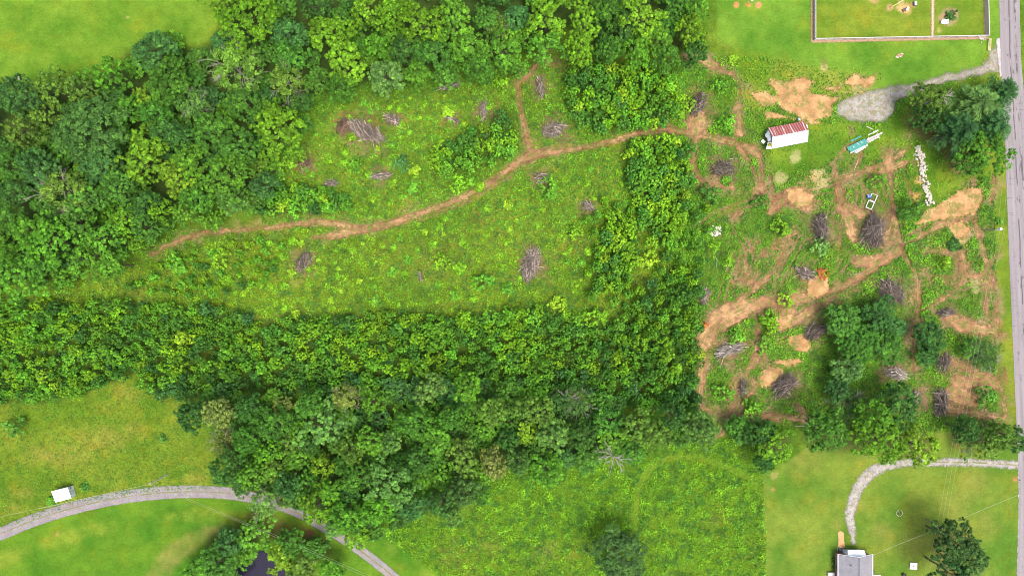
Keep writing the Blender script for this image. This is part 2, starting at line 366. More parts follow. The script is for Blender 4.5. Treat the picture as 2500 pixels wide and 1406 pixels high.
        g = G(px, py); d = np.hypot(x - g[0], y - g[1]); m = sst(-.2, .5, 1 - d / (r * PX) + (fbm(x, y, 1.6, 31) - .5) * 1.3) * .85
        paint(m, col(np.array(cc) * .85, np.array(cc) * 1.1, n3)); weed = weed * (1 - m)
    return c, np.clip(weed, 0, 1)

BRUSH_AT = [(1703,252,78,46),(1768,412,66,42),(1352,316,72,36),(1320,213,64,22),(1180,272,66,18),(895,322,112,42),(838,308,52,36),(960,292,60,22),(1105,293,40,16),(745,400,48,34),(928,430,62,18),(1320,433,44,32),(1438,503,44,26),(1298,645,80,40),(740,640,62,36),(2005,556,86,48),(2135,560,104,66),(1968,668,62,34),(2178,713,88,62),(1992,808,64,44),(1783,855,80,34),(1917,940,84,58),(1815,945,54,22),(2190,912,66,36),(2175,888,44,32),(2307,885,54,34),(2300,982,82,40),(2232,975,56,44),(2312,763,50,28),(1722,722,52,16)]
SOIL_LINES = [  # (px, py, width px): trails worn through the clearing
 [(368,624,12),(400,606,16),(450,582,16),(500,570,16),(580,562,14),(660,556,14),(730,547,15),(780,543,22),(830,548,22),(880,560,24),(960,545,20),(1030,520,17),(1100,495,16),(1160,468,18),(1210,437,18),(1260,400,20),(1300,380,26),(1350,372,17),(1420,362,15),(1480,350,16),(1540,332,17),(1600,318,18),(1650,318,17),(1700,330,18),(1750,343,14),(1800,352,12),(1845,375,14),(1860,420,12),(1848,470,14)],
 [(765,580,10),(830,572,24),(900,556,20)],
 [(1300,380,18),(1288,345,14),(1278,300,14),(1268,250,14),(1266,205,16),(1278,188,26),(1300,170,18),(1315,155,14)], [(1320,152,12),(1368,156,8)],
 [(1700,330,26),(1698,300,46),(1706,282,34)],
 [(1700,330,18),(1693,375,18),(1697,420,18),(1715,450,24),(1745,452,28),(1785,455,20)],
 [(1800,355,10),(1830,400,8),(1855,450,22),(1880,485,16),(1945,482,56),(1975,500,30)],
 [(1662,145,12),(1720,150,18),(1770,172,16),(1800,195,10),(1806,240,7)], [(1803,262,10),(1805,325,18)],
 [(2035,400,4),(2042,440,14),(2055,500,30),(2072,545,26),(2085,585,18)], [(2060,500,20),(2100,520,24),(2130,520,8)],
 [(2172,365,14),(2173,440,12),(2180,520,12),(2195,590,14),(2205,620,22),(2235,670,12),(2242,720,14),(2238,780,22),(2232,850,12),(2230,900,8)],
 [(1712,860,26),(1740,800,50),(1790,765,56),(1850,742,34),(1900,735,22),(1960,726,26),(2040,706,28),(2100,675,26),(2150,640,30),(2195,612,26)],
 [(1715,850,26),(1713,920,18),(1712,970,18),(1722,1000,16),(1790,1014,14),(1880,1018,14),(1965,1022,14)],
 [(1928,580,5),(1900,645,10),(1870,680,12),(1830,715,16),(1790,750,20)],
 [(2040,725,22),(1990,752,20),(1940,780,26),(1905,800,18)], [(1918,745,30),(1925,778,36),(1915,795,20)],
 [(1845,765,10),(1852,820,8),(1845,880,22),(1815,915,12),(1775,975,8)],
 [(2205,600,10),(2260,570,10),(2310,545,14),(2380,530,10)],
 [(2375,520,14),(2390,580,16),(2412,650,12),(2428,710,10),(2432,800,8)], [(2160,620,14),(2115,640,34),(2090,640,20)],
 [(2245,668,8),(2300,676,5),(2350,676,5)], [(2345,610,14),(2352,660,24),(2340,700,16),(2290,735,10),(2245,760,12)],
 [(2320,780,26),(2370,800,40),(2440,810,12)], [(2325,880,18),(2370,905,26),(2420,930,30),(2448,950,12)],
 [(2452,900,5),(2452,960,8),(2448,1020,12),(2380,1010,20),(2320,1000,28)], [(2330,960,50),(2370,975,40)], [(2340,930,40),(2400,935,30)], [(2435,780,12),(2430,820,14)],
 [(2160,365,6),(2170,400,22),(2172,420,14)], [(1900,495,26),(1880,520,16)], [(2030,440,4),(2090,425,10),(2150,400,5)],
 [(1765,1055,10),(1735,1080,16)], [(1800,940,8),(1790,975,10)], [(1940,985,14),(1960,1000,12)], [(2180,955,12),(2200,970,8)],
 [(2215,640,8),(2260,665,10),(2275,690,6)],[(1805,600,4),(1820,650,9),(1815,690,4)],[(1870,1145,4),(1868,1146,4)]]
def lines_box(lines, pad=3):
    a = np.array([q[:2] for l in lines for q in l], float); g0 = G(a[:, 0].min(), a[:, 1].max()); g1 = G(a[:, 0].max(), a[:, 1].min())
    return (max(g0[0] - pad, -150), max(g0[1] - pad, -96), min(g1[0] + pad, 150), min(g1[1] + pad, 96))
_r = random.Random(11)
for _i in range(70):     # short scrapes left by the machines
    _a = _r.choice((.5, .6, -1.3, -1.45, 1.2, .1)) + _r.gauss(0, .2); _l = _r.uniform(14, 45); _x = _r.uniform(1715, 2425); _y = _r.uniform(360, 1000)
    if 1985 < _x < 2220 and 730 < _y < 980: continue
    _c, _s = math.cos(_a), math.sin(_a)
    SOIL_LINES.append([(_x - _c * _l, _y + _s * _l, 2), (_x + _r.gauss(0, 4), _y + _r.gauss(0, 4), _r.uniform(5, 14)), (_x + _c * _l, _y - _s * _l, 2)])
def f_soil(x, y, uv=False):
    d = np.full(x.shape, -1e9); U = np.zeros(x.shape); W = np.zeros(x.shape)
    for l in SOIL_LINES:
        b = lines_box([l], 4); m = (x > b[0]) & (x < b[2]) & (y > b[1]) & (y < b[3])
        if m.any():
            s, u, w_ = sdf_line(x[m], y[m], l, uv=True); k = s > d[m]
            d[m] = np.where(k, s, d[m]); U[m] = np.where(k, u, U[m]); W[m] = np.where(k, w_, W[m])
    d = d + ((fbm(x, y, 5, 71) - .5) * 1.9 + (fbm(x, y, 1.6, 72) - .5) * .9) * np.where(x > 38, 1, .35)
    return (d, U, W) if uv else d
CLAY_PATCH = [  # orange-tan bare clay
 [(1828,228),(1868,222),(1882,232),(1900,232),(1876,206),(1885,192),(1925,200),(1960,188),(1985,196),(1978,225),(2010,232),(2052,240),(2030,262),(2035,285),(2000,292),(1985,302),(1950,290),(1935,276),(1905,270),(1900,250),(1870,266),(1850,250)],
 [(2000,215),(2050,208),(2085,180),(2110,190),(2138,182),(2132,205),(2120,212),(2060,208),(2040,225)],
 [(1868,268),(1900,278),(1960,292),(2000,300),(1985,306),(1930,292),(1870,292),(1862,278)],
 [(2232,545),(2262,515),(2300,492),(2345,462),(2375,455),(2398,460),(2402,488),(2385,520),(2350,530),(2290,540),(2240,552)],
 [(1972,680),(2000,668),(2025,680),(2024,710),(1995,728),(1968,722)],
 [(1898,775),(1930,768),(1935,800),(1915,806),(1900,795)],
 [(1925,820),(1960,812),(1980,830),(1975,862),(1940,860),(1920,838)],
 [(1852,922),(1870,898),(1890,892),(1910,902),(1905,928),(1885,942),(1856,945)],
 [(1920,462),(1960,460),(1985,478),(1985,500),(1950,508),(1925,490)],
 [(1880,880),(1910,876),(1950,872),(1965,885),(1930,893),(1890,890)],
 [(2310,548),(2350,540),(2370,560),(2360,585),(2330,580)]]
GRAVEL_PAD = [(2042,262),(2052,246),(2100,228),(2160,215),(2215,204),(2255,196),(2300,184),(2350,172),(2395,160),(2412,140),(2425,112),(2436,100),(2442,180),(2412,178),(2380,188),(2320,200),(2258,222),(2212,238),(2188,250),(2178,280),(2160,298),(2110,300),(2060,292),(2044,282)]
LANE = [(-60,1326,30),(0,1303,31),(80,1270,31),(180,1239,31),(290,1215,31),(400,1202,31),(500,1200,30),(580,1207,28),(660,1226,24),(740,1258,22),(800,1292,22),(860,1330,22),(900,1358,24),(950,1398,24),(1000,1445,24)]
DRIVE = [(2500,1136,22),(2440,1132,17),(2350,1128,18),(2240,1128,18),(2180,1134,18),(2130,1152,26),(2096,1190,25),(2078,1240,24),(2074,1262,20),(2080,1290,16),(2085,1325,8)]
ROAD = [(2463,-60,50),(2464,0,50),(2466,80,50),(2468,150,50),(2473,220,52),(2480,350,54),(2486,480,56),(2493,640,58),(2500,800,58),(2507,960,58),(2514,1120,58),(2517,1230,58),(2514,1340,58),(2508,1470,58)]

# the ground: one sheet, fine where the picture is and stretched to the horizon
gx = np.concatenate([[-4000, -1500, -600, -300, -190], np.arange(-150, 150.1, .4), [190, 300, 600, 1500, 4000]])
gy = np.concatenate([[-4000, -1500, -600, -300, -140], np.arange(-96, 96.1, .4), [140, 300, 600, 1500, 4000]])
X, Y = np.meshgrid(gx, gy)
GC, GW = ground_fields(X, Y)
nx, ny = len(gx), len(gy)
def grid_mesh(name, X, Y, Z, keep=None):
    ny, nx = X.shape; idx = np.arange(nx * ny).reshape(ny, nx)
    q = np.stack([idx[:-1, :-1], idx[:-1, 1:], idx[1:, 1:], idx[1:, :-1]], -1).reshape(-1, 4)
    V = np.stack([X, Y, Z], -1).reshape(-1, 3)
    if keep is not None:
        q = q[keep.reshape(-1)[q].all(1)]; u, inv = np.unique(q, return_inverse=True); q = inv.reshape(-1, 4); V = V[u]
    else: u = np.arange(len(V))
    me = bpy.data.meshes.new(name); n = len(q)
    me.vertices.add(len(V)); me.vertices.foreach_set('co', V.reshape(-1).astype(np.float32))
    me.loops.add(n * 4); me.loops.foreach_set('vertex_index', q.reshape(-1).astype(np.int32))
    me.polygons.add(n); me.polygons.foreach_set('loop_start', np.arange(0, n * 4, 4, dtype=np.int32))
    me.polygons.foreach_set('loop_total', np.full(n, 4, dtype=np.int32))
    me.update(calc_edges=True); me.polygons.foreach_set('use_smooth', np.ones(n, bool))
    return me, u
def vcol(me, name, a):
    at = me.attributes.new(name, 'FLOAT_COLOR', 'POINT'); c = np.ones((len(a), 4), np.float32); c[:, :3] = a
    at.data.foreach_set('color', c.reshape(-1))
def vfl(me, name, a):
    at = me.attributes.new(name, 'FLOAT', 'POINT'); at.data.foreach_set('value', a.astype(np.float32).reshape(-1))
me, _ = grid_mesh('ground', X, Y, np.zeros_like(X))
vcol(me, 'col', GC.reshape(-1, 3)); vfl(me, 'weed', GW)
n = NB('grass_ground'); p = n.pos()
a = n.attr('col', 'Color'); wd = n.attr('weed')
fine = n.noise(p, 2.2, 6, .75); mid = n.noise(p, .45, 4); blade = n.noise(n.scl(p, (1, 3.2, 1)), .9, 3)
f = n.math('ADD', n.math('MULTIPLY', fine, .5), n.math('ADD', n.math('MULTIPLY', mid, .3), n.math('MULTIPLY', blade, .2)))
lawn = n.mix(1.0, a, n.ramp(f, [(.34, .62), (.5, .98), (.66, 1.32)]), 'MULTIPLY')
rough_ = n.mix(1.0, a, n.ramp(f, [(.38, .3), (.5, .85), (.62, 1.5)]), 'MULTIPLY')
hue = n.noise(p, .16, 4)
cc = n.mix(wd, lawn, rough_)
cc = n.mix(n.step(hue, .5, .68), cc, n.mix(1.0, cc, (1.22, 1.0, .95), 'MULTIPLY'))
hs_ = n.n('ShaderNodeHueSaturation'); hs_.inputs['Saturation'].default_value = 1.05; hs_.inputs['Value'].default_value = .96; n.l(cc, hs_.inputs['Color'])
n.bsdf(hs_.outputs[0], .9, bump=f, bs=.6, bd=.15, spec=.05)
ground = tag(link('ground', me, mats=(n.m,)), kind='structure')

def sheet(name, fn, box, z, mat, step=.25, margin=.6, uv=False, kind='structure'):
    xs = np.arange(box[0], box[2], step); ys = np.arange(box[1], box[3], step); X, Y = np.meshgrid(xs, ys)
    r = fn(X, Y); d, U, W = r if uv else (r, None, None)
    me, u = grid_mesh(name, X, Y, np.full(X.shape, z), d > -margin)
    vfl(me, 'edge', d.reshape(-1)[u])
    if uv: vfl(me, 'u', U.reshape(-1)[u]); vfl(me, 'w', W.reshape(-1)[u])
    return tag(link(name, me, mats=(mat,)), kind=kind)
def edge_alpha(n, amp, w=.2, sc=1.2, off=0.0):
    e = n.attr('edge'); ns = n.noise(n.pos(), sc, 6, .7)
    v = n.math('ADD', e, n.math('MULTIPLY', n.math('SUBTRACT', ns, .5), amp))
    return n.step(n.math('ADD', v, off), -w, w)
# soil trails
n = NB('bare_soil'); p = n.pos()
big = n.noise(p, .12, 3); md = n.noise(p, .7, 5); fi = n.noise(p, 3.5, 5, .7)
c1 = n.ramp(big, [(.35, (.19, .10, .05)), (.5, (.29, .16, .08)), (.65, (.38, .23, .115))])
c1 = n.mix(1.0, c1, n.ramp(md, [(.3, .5), (.5, .98), (.7, 1.3)]), 'MULTIPLY')
c1 = n.mix(1.0, c1, n.ramp(fi, [(.3, .8), (.7, 1.15)]), 'MULTIPLY')
_u, _w = n.attr('u'), n.attr('w'); cv = n.n('ShaderNodeCombineXYZ'); n.l(_u, cv.inputs[0]); n.l(_w, cv.inputs[1])
streak = n.noise(n.scl(cv.outputs[0], (3.2, .22, 1)), 1, 4, .7); c1 = n.mix(1.0, c1, n.ramp(streak, [(.32, .62), (.5, 1.0), (.7, 1.3)]), 'MULTIPLY')
ctr = n.math('MULTIPLY', n.math('SUBTRACT', 1.0, n.step(n.math('ABSOLUTE', _u), .12, .38)), n.step(n.noise(p, .35, 5, .7), .47, .58))
gs = n.math('MAXIMUM', n.math('MULTIPLY', n.step(n.noise(p, .5, 6, .8), .50, .60), .9), n.math('MULTIPLY', ctr, .75))
c1 = n.mix(gs, c1, n.ramp(fi, [(.3, (.06, .09, .02)), (.7, (.17, .2, .04))]))
n.bsdf(c1, .95, bump=md, bs=.7, bd=.2, spec=.1, alpha=edge_alpha(n, 3.4, .5, .8, -.3))
SOIL = n.m
sheet('dirt_trail', lambda x, y: f_soil(x, y, True), lines_box(SOIL_LINES), .012, SOIL, margin=1.6, uv=True)
# wheel ruts pressed in pairs into the weeds beside the trails
n = NB('rutted_soil'); p = n.pos()
md = n.noise(p, 1.1, 5); c1 = n.ramp(md, [(.3, (.13, .09, .045)), (.7, (.34, .22, .12))])
al = n.math('MULTIPLY', n.math('MULTIPLY', edge_alpha(n, 1.6, .4, 1.5), n.step(n.noise(p, .25, 4), .44, .62)), .75)
n.bsdf(c1, .95, bump=md, bs=.5, spec=.1, alpha=al)
RUTS = []
for l, off in [([(1850,380),(1880,430),(1870,480)], 7), ([(1990,470),(2040,460),(2110,432),(2170,405)], 8), ([(2120,400),(2150,470),(2185,560)], 9), ([(1790,500),(1800,560),(1830,620),(1815,690)], 8), ([(2030,520),(2050,470),(2070,420)], 8), ([(2110,440),(2160,520),(2190,590)], 8), ([(1700,560),(1760,520),(1850,490)], 7), ([(2260,690),(2320,720),(2400,700)], 7), ([(1960,580),(1925,640),(1895,700)], 8), ([(2080,620),(2020,690),(1980,700)], 8), ([(1400,362),(1330,372),(1240,425),(1150,480),(1010,535)], 9), ([(2300,600),(2350,640),(2330,700)], 7), ([(1880,790),(1860,860),(1870,900)], 7), ([(2000,130),(2060,240),(2080,330)], 5), ([(1800,620),(1770,700),(1755,760)], 8), ([(2080,400),(2100,470),(2090,540)], 8)]:
    for s in (-1, 1):
        q = np.array(l, float); t = np.gradient(q, axis=0); nn = np.stack([-t[:, 1], t[:, 0]], 1); nn /= np.linalg.norm(nn, axis=1)[:, None]
        RUTS.append([(a[0], a[1], 5) for a in q + nn * off * s])
def f_ruts(x, y):
    d = np.full(x.shape, -1e9)
    for l in RUTS:
        b = lines_box([l], 2); m = (x > b[0]) & (x < b[2]) & (y > b[1]) & (y < b[3])
        if m.any(): d[m] = np.maximum(d[m], sdf_line(x[m], y[m], l))
    return d
sheet('wheel_ruts', f_ruts, lines_box(RUTS), .008, n.m, margin=.4)
# clay patches
n = NB('orange_clay'); p = n.pos()
md = n.noise(p, .35, 6, .7); fi = n.noise(p, 3, 5, .7)
c1 = n.ramp(md, [(.3, (.21, .12, .055)), (.5, (.37, .21, .09)), (.68, (.50, .32, .155))])
c1 = n.mix(1.0, c1, n.ramp(fi, [(.3, .82), (.7, 1.12)]), 'MULTIPLY')
gs = n.math('MULTIPLY', n.step(n.noise(p, .33, 6, .8), .48, .60), .88)
c1 = n.mix(gs, c1, n.ramp(fi, [(.3, (.08, .11, .02)), (.7, (.22, .2, .06))]))
n.bsdf(c1, .95, bump=md, bs=.6, bd=.2, spec=.1, alpha=edge_alpha(n, 3.2, .4, .7))
CLAY = n.m
def f_clay(x, y):
    d = np.full(x.shape, -1e9)
    for l in CLAY_PATCH:
        b = lines_box([l], 4); m = (x > b[0]) & (x < b[2]) & (y > b[1]) & (y < b[3])
        d[m] = np.maximum(d[m], sdf_poly(x[m], y[m], l))
    return d
sheet('clay_ground', f_clay, lines_box(CLAY_PATCH), .020, CLAY, margin=1.7)
# gravel
def gravel(name, a, b, amp, gr=.5, strips=None, edge=.15, sc=1.0):
    n = NB(name); p = n.pos(); v = n.n('ShaderNodeTexVoronoi'); n.l(p, v.inputs['Vector']); v.inputs['Scale'].default_value = 5
    fi = n.noise(p, 4.5, 6, .8); md = n.noise(p, .5, 4)
    c = n.ramp(fi, [(.3, a), (.7, b)])
    c = n.mix(.35, c, n.mix(1.0, c, v.outputs['Color'], 'MULTIPLY')); c = n.mix(1.0, c, n.ramp(md, [(.3, .82), (.7, 1.12)]), 'MULTIPLY')
    g = n.math('MULTIPLY', n.step(n.noise(p, .9, 6, .8), gr, gr + .08), .7)
    if strips:
        u = n.math('ABSOLUTE', n.math('ADD', n.attr('u'), n.math('MULTIPLY', n.math('SUBTRACT', md, .5), .3)))
        s = n.math('MULTIPLY', n.math('SUBTRACT', 1.0, n.step(u, strips * .4, strips)), n.step(n.noise(p, .6, 5, .7), .36, .56))
        if name == 'drive_gravel': s = n.math('MULTIPLY', s, n.math('SUBTRACT', 1.0, n.step(n.attr('w'), 27, 33)))
        g = n.math('MAXIMUM', g, s)
    c = n.mix(g, c, n.ramp(fi, [(.3, (.09, .10, .035)), (.7, (.2, .2, .07))]))
    return n.bsdf(c, .95, bump=fi, bs=.5, bd=.04, spec=.15, alpha=edge_alpha(n, amp, edge, sc))
sheet('gravel_yard', lambda x, y: sdf_poly(x, y, GRAVEL_PAD) - .2, (75, 38, 122, 64), .028, gravel('yard_gravel', (.25, .225, .21), (.44, .40, .36), 4.4, .47, None, .6, .45), margin=1.9)
sheet('gravel_lane', lambda x, y: sdf_line(x, y, LANE, uv=True), (-135, -76, -20, -45), .032, gravel('lane_gravel', (.20, .18, .178), (.33, .30, .297), .5, .64, .2), margin=.4, uv=True)
sheet('gravel_driveway', lambda x, y: sdf_line(x, y, DRIVE, uv=True), (78, -66, 126, -38), .030, gravel('drive_gravel', (.26, .24, .225), (.49, .455, .43), 2.4, .49, .22, .45, .8), margin=.5, uv=True)
# asphalt road
n = NB('worn_asphalt'); p = n.pos(); u = n.attr('u'); wv = n.attr('w'); 
cv = n.n('ShaderNodeCombineXYZ'); n.l(u, cv.inputs[0]); n.l(wv, cv.inputs[1]); uvw = cv.outputs[0]
fi = n.noise(p, 6, 5, .8); lane = n.noise(n.scl(uvw, (1.6, .03, 1)), 1, 4); pt = n.noise(n.scl(uvw, (.25, .05, 1)), 1, 3)
c = n.ramp(n.math('ADD', n.math('MULTIPLY', lane, .6), n.math('MULTIPLY', fi, .4)), [(.3, (.165, .145, .15)), (.5, (.22, .197, .204)), (.7, (.28, .25, .258))])
c = n.mix(1.0, c, n.ramp(pt, [(.3, .84), (.7, 1.1)]), 'MULTIPLY')
def band(u, c0, hw, soft=.08): return n.math('SUBTRACT', 1.0, n.step(n.math('ABSOLUTE', n.math('SUBTRACT', n.math('ADD', u, n.math('MULTIPLY', n.math('SUBTRACT', n.noise(n.scl(uvw, (0, .12, 0)), 1, 2), .5), .5)), c0)), hw, hw + soft))
seal = n.noise(n.scl(uvw, (1.0, .22, 1)), 1.3, 5, .75)
t1 = n.math('MULTIPLY', band(u, .15, .10), n.step(n.noise(n.scl(uvw, (.2, .10, 1)), 1, 4), .44, .50))
t2 = n.math('MULTIPLY', band(u, -1.25, .22), n.math('MULTIPLY', n.step(n.noise(n.scl(uvw, (.4, .055, 1)), 1, 3), .46, .52), n.step(seal, .42, .50)))
t3 = n.math('MULTIPLY', n.step(seal, .59, .63), n.math('SUBTRACT', 1.0, n.step(n.math('ABSOLUTE', u), 1.7, 2.0)))
t4 = n.math('MULTIPLY', n.step(n.noise(n.scl(uvw, (.22, 2.4, 1)), 1, 2), .66, .70), .5)
tar = n.math('MAXIMUM', n.math('MAXIMUM', t1, t2), n.math('MAXIMUM', t3, t4))
c = n.mix(n.math('MULTIPLY', tar, .85), c, (.06, .055, .058))
n.bsdf(c, .85, bump=fi, bs=.2, bd=.02, spec=.25, alpha=edge_alpha(n, .22, .06, 2.2))
sheet('asphalt_road', lambda x, y: sdf_line(x, y, ROAD, uv=True), (117, -76, 134, 74), .04, n.m, margin=.2, uv=True)
# shoulder of pale chippings at the road's junctions
n_sh = gravel('shoulder_gravel', (.36, .33, .32), (.58, .54, .53), .7, .6)
sheet('gravel_shoulder', lambda x, y: np.maximum(sdf_line(x, y, [(2438,100,12),(2442,150,10),(2444,185,6)]), sdf_line(x, y, [(2488,1150,5),(2489,1240,4),(2484,1400,3)])), (116, -72, 126, 64), .034, n_sh, margin=.3)
# pond
PONDP = [(555,1425),(575,1395),(600,1368),(618,1350),(640,1345),(662,1352),(668,1378),(688,1388),(705,1400),(710,1440)]
n = NB('still_water'); r = n.noise(n.pos(), .8, 3)
n.bsdf((.014, .012, .026), .12, bump=r, bs=.05, bd=.05, spec=.25)
sheet('pond', lambda x, y: sdf_poly(x, y, PONDP) + .4, (-72, -76, -52, -62), .018, n.m, margin=0)
# heaps of clay dug beside the brush
def mound(px, py, rx, ry, h, rot, label):
    N = 26; a = np.linspace(-1.15, 1.15, N); X, Y = np.meshgrid(a, a); R = np.hypot(X, Y)
    g = P(px, py); Z = h * np.clip(1 - R ** 2, -.15, 1) * (1 + .35 * (vnoise(X * 3 + px, Y * 3, 1, 5) - .5))
    me, u = grid_mesh('clay_mound', X * rx, Y * ry, Z - .02, R < 1.15)
    vfl(me, 'edge', np.full(len(u), 5.0))
    o = link('clay_mound', me, mats=(CLAY,)); o.location = (g.x, g.y, .02); o.rotation_euler.z = rot
    tag(o, label, 'soil mound', 'mounds of dug clay')
mound(1885, 917, 3.0, 2.0, .8, .5, 'orange clay mound beside the dark brush pile low in the clearing')
mound(1955, 838, 2.6, 2.0, .7, -.5, 'orange clay mound against the brush pile left of the big dark tree clump')
mound(1916, 786, 1.5, 1.5, .45, 0, 'small tan clay mound just below the yellow sapling')
mound(2000, 700, 2.3, 2.2, .55, .2, 'pale tan clay mound below the rusty orange dead foliage')
# ================================================================== FOLIAGE
def unit(v): return v / (np.linalg.norm(v, axis=-1, keepdims=True) + 1e-9)
def rand_dir(n, r): return unit(r.normal(size=(n, 3)))
def leaves(C, N, size, r, asp=.6, jit=.35):
    """diamond leaf faces at centres C with normals N"""
    n = len(C); t = unit(np.cross(N, rand_dir(n, r))); b = np.cross(N, t)
    s = (size * (1 + jit * (r.random(n) * 2 - 1)))[:, None] if np.isscalar(size) else size[:, None]
    return np.stack([C - t * s, C - b * s * asp, C + t * s, C + b * s * asp], 1)
def crown(R, hz, seed, lobes=16, tufts=12, per=22, leaf=.2, lobe_r=.36, z0=.12, flat=.0, spiky=0.0, irregular=.25, updir=.7):
    """crown of leaf tufts on lobes; R radius, hz height of the crown, base at z=0"""
    r = np.random.default_rng(seed)
    a = (1 + irregular * (r.random(8) - .5) * 2)
    k = np.arange(lobes); ph = k * 2.39996 + r.random() * 6; zz = 1 - (k + .5) / lobes * (1 - z0 * .2); rad = np.sqrt(np.clip(1 - zz ** 2, 0, 1))
    ang = ph + r.normal(size=lobes) * .25
    out = a[(((ang % (2 * math.pi)) / (2 * math.pi)) * 8).astype(int) % 8]
    LC = np.stack([rad * np.cos(ang) * out, rad * np.sin(ang) * out, zz], 1) * (1 - lobe_r * .9) * (1 + r.normal(size=(lobes, 1)) * .10)
    LR = lobe_r * (.72 + .55 * r.random(lobes))
    D = rand_dir(lobes * tufts, r); D[:, 2] = np.abs(D[:, 2]) * .8 + D[:, 2] * .2; D = unit(D)
    L = np.repeat(np.arange(lobes), tufts)
    TC = LC[L] + D * LR[L][:, None] * (.75 + .3 * r.random((len(L), 1)))
    TR = LR[L] * .38 * (.7 + .6 * r.random(len(L)))
    T = np.repeat(np.arange(len(L)), per); E = rand_dir(len(T), r); E[:, 2] = np.abs(E[:, 2]) * .55 + E[:, 2] * .45
    C = TC[T] + E * TR[T][:, None] * (.45 + .6 * r.random((len(T), 1)))
    C = C * np.array([R, R, hz]) ; 
    out_d = unit(TC[T] * np.array([1, 1, .7]))
    N = unit(E * (.9 + spiky) + out_d * .35 + D[T] * .35 + np.array([0, 0, updir]) + rand_dir(len(T), r) * .45)
    V = leaves(C, N, leaf, r, .55 if not spiky else .3)
    tv = r.random(len(L)) * .5 + .15; lv = r.random(lobes) * .3
    v = np.clip(tv[T] + lv[L[T]] + (r.random(len(T)) - .5) * .45, 0, 1)
    C[:, 2] += 0
    return V, v
def sapling(R, hz, seed, tufts=8, per=18, leaf=.26, asp=.34):
    """young tree: rosettes of long leaflets at the ends of a few upright stems"""
    r = np.random.default_rng(seed)
    k = np.arange(tufts); q = np.sqrt((k + .3) / tufts); an = k * 2.4 + r.random() * 6 + r.normal(size=tufts) * .3
    hz = hz * 1.15
    TC = np.stack([q * np.cos(an) * R * .78, q * np.sin(an) * R * .78, hz * (1 - .5 * q ** 2) * (.62 + .4 * r.random(tufts))], 1)
    T = np.repeat(np.arange(tufts), per); az = r.random(len(T)) * 6.283; el = r.random(len(T)) * 1.5 - .35
    tr = R * .30 * (.75 + .5 * r.random(tufts))
    dv = np.stack([np.cos(az) * np.cos(el), np.sin(az) * np.cos(el), np.sin(el)], 1)
    rr = tr[T] * (.3 + .7 * r.random(len(T))); C = TC[T] + dv * rr[:, None] * np.array([1, 1, .6])
    N = unit(np.stack([dv[:, 0] * .8, dv[:, 1] * .8, .25 + dv[:, 2]], 1) + rand_dir(len(T), r) * .45)
    t = unit(dv - N * (dv * N).sum(1, keepdims=True)); b = np.cross(N, t); s = (leaf * (.7 + .6 * r.random(len(T))))[:, None]
    V = np.stack([C - t * s, C - b * s * asp, C + t * s, C + b * s * asp], 1)
    # lower skirt leaves fill the body, their shade put into a darker tone
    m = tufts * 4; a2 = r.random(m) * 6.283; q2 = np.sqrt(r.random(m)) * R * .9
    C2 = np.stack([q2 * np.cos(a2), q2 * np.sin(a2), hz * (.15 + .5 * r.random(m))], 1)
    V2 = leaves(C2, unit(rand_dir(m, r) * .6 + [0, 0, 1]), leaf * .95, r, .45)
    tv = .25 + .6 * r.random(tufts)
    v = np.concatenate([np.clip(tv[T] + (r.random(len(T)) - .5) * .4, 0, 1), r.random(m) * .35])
    return np.concatenate([V, V2]), v
def frond_crown(R, hz, seed, arms=46, leaf=.3):
    """pine or spruce: radiating drooping boughs of needles in tiers"""
    r = np.random.default_rng(seed); Vs = []; vs_ = []
    for i in range(arms):
        f = (i + .5) / arms; az = i * 2.4 + r.normal() * .2; L = R * (.30 + .78 * f ** .8) * (.85 + .3 * r.random()); z = hz * (1 - .92 * f)
        n = int(60 + 70 * f); t = r.random(n) ** .7; w = (.16 + .14 * (1 - t)) * L * (r.random(n) * 2 - 1)
        d = np.array([math.cos(az), math.sin(az)]); s_ = np.array([-d[1], d[0]])
        C = np.stack([d[0] * L * t + s_[0] * w, d[1] * L * t + s_[1] * w, z + .25 * L * t - .35 * L * t ** 2 + (r.random(n) - .5) * .35], 1)
        dv = np.zeros((n, 3)); dv[:, 0] = d[0] + s_[0] * np.sign(w) * .7; dv[:, 1] = d[1] + s_[1] * np.sign(w) * .7; dv[:, 2] = -.15; dv = unit(dv + r.normal(size=(n, 3)) * .2)
        N = unit(np.array([0, 0, 1.0]) + rand_dir(n, r) * .45); b = unit(np.cross(N, dv)); s = (leaf * (.7 + .7 * r.random(n)))[:, None]
        Vs.append(np.stack([C - dv * s, C - b * s * .22, C + dv * s, C + b * s * .22], 1)); vs_.append(np.clip(.25 + .4 * t + (r.random(n) - .5) * .4 + (r.random() - .5) * .2, 0, 1))
    return np.concatenate(Vs), np.concatenate(vs_)
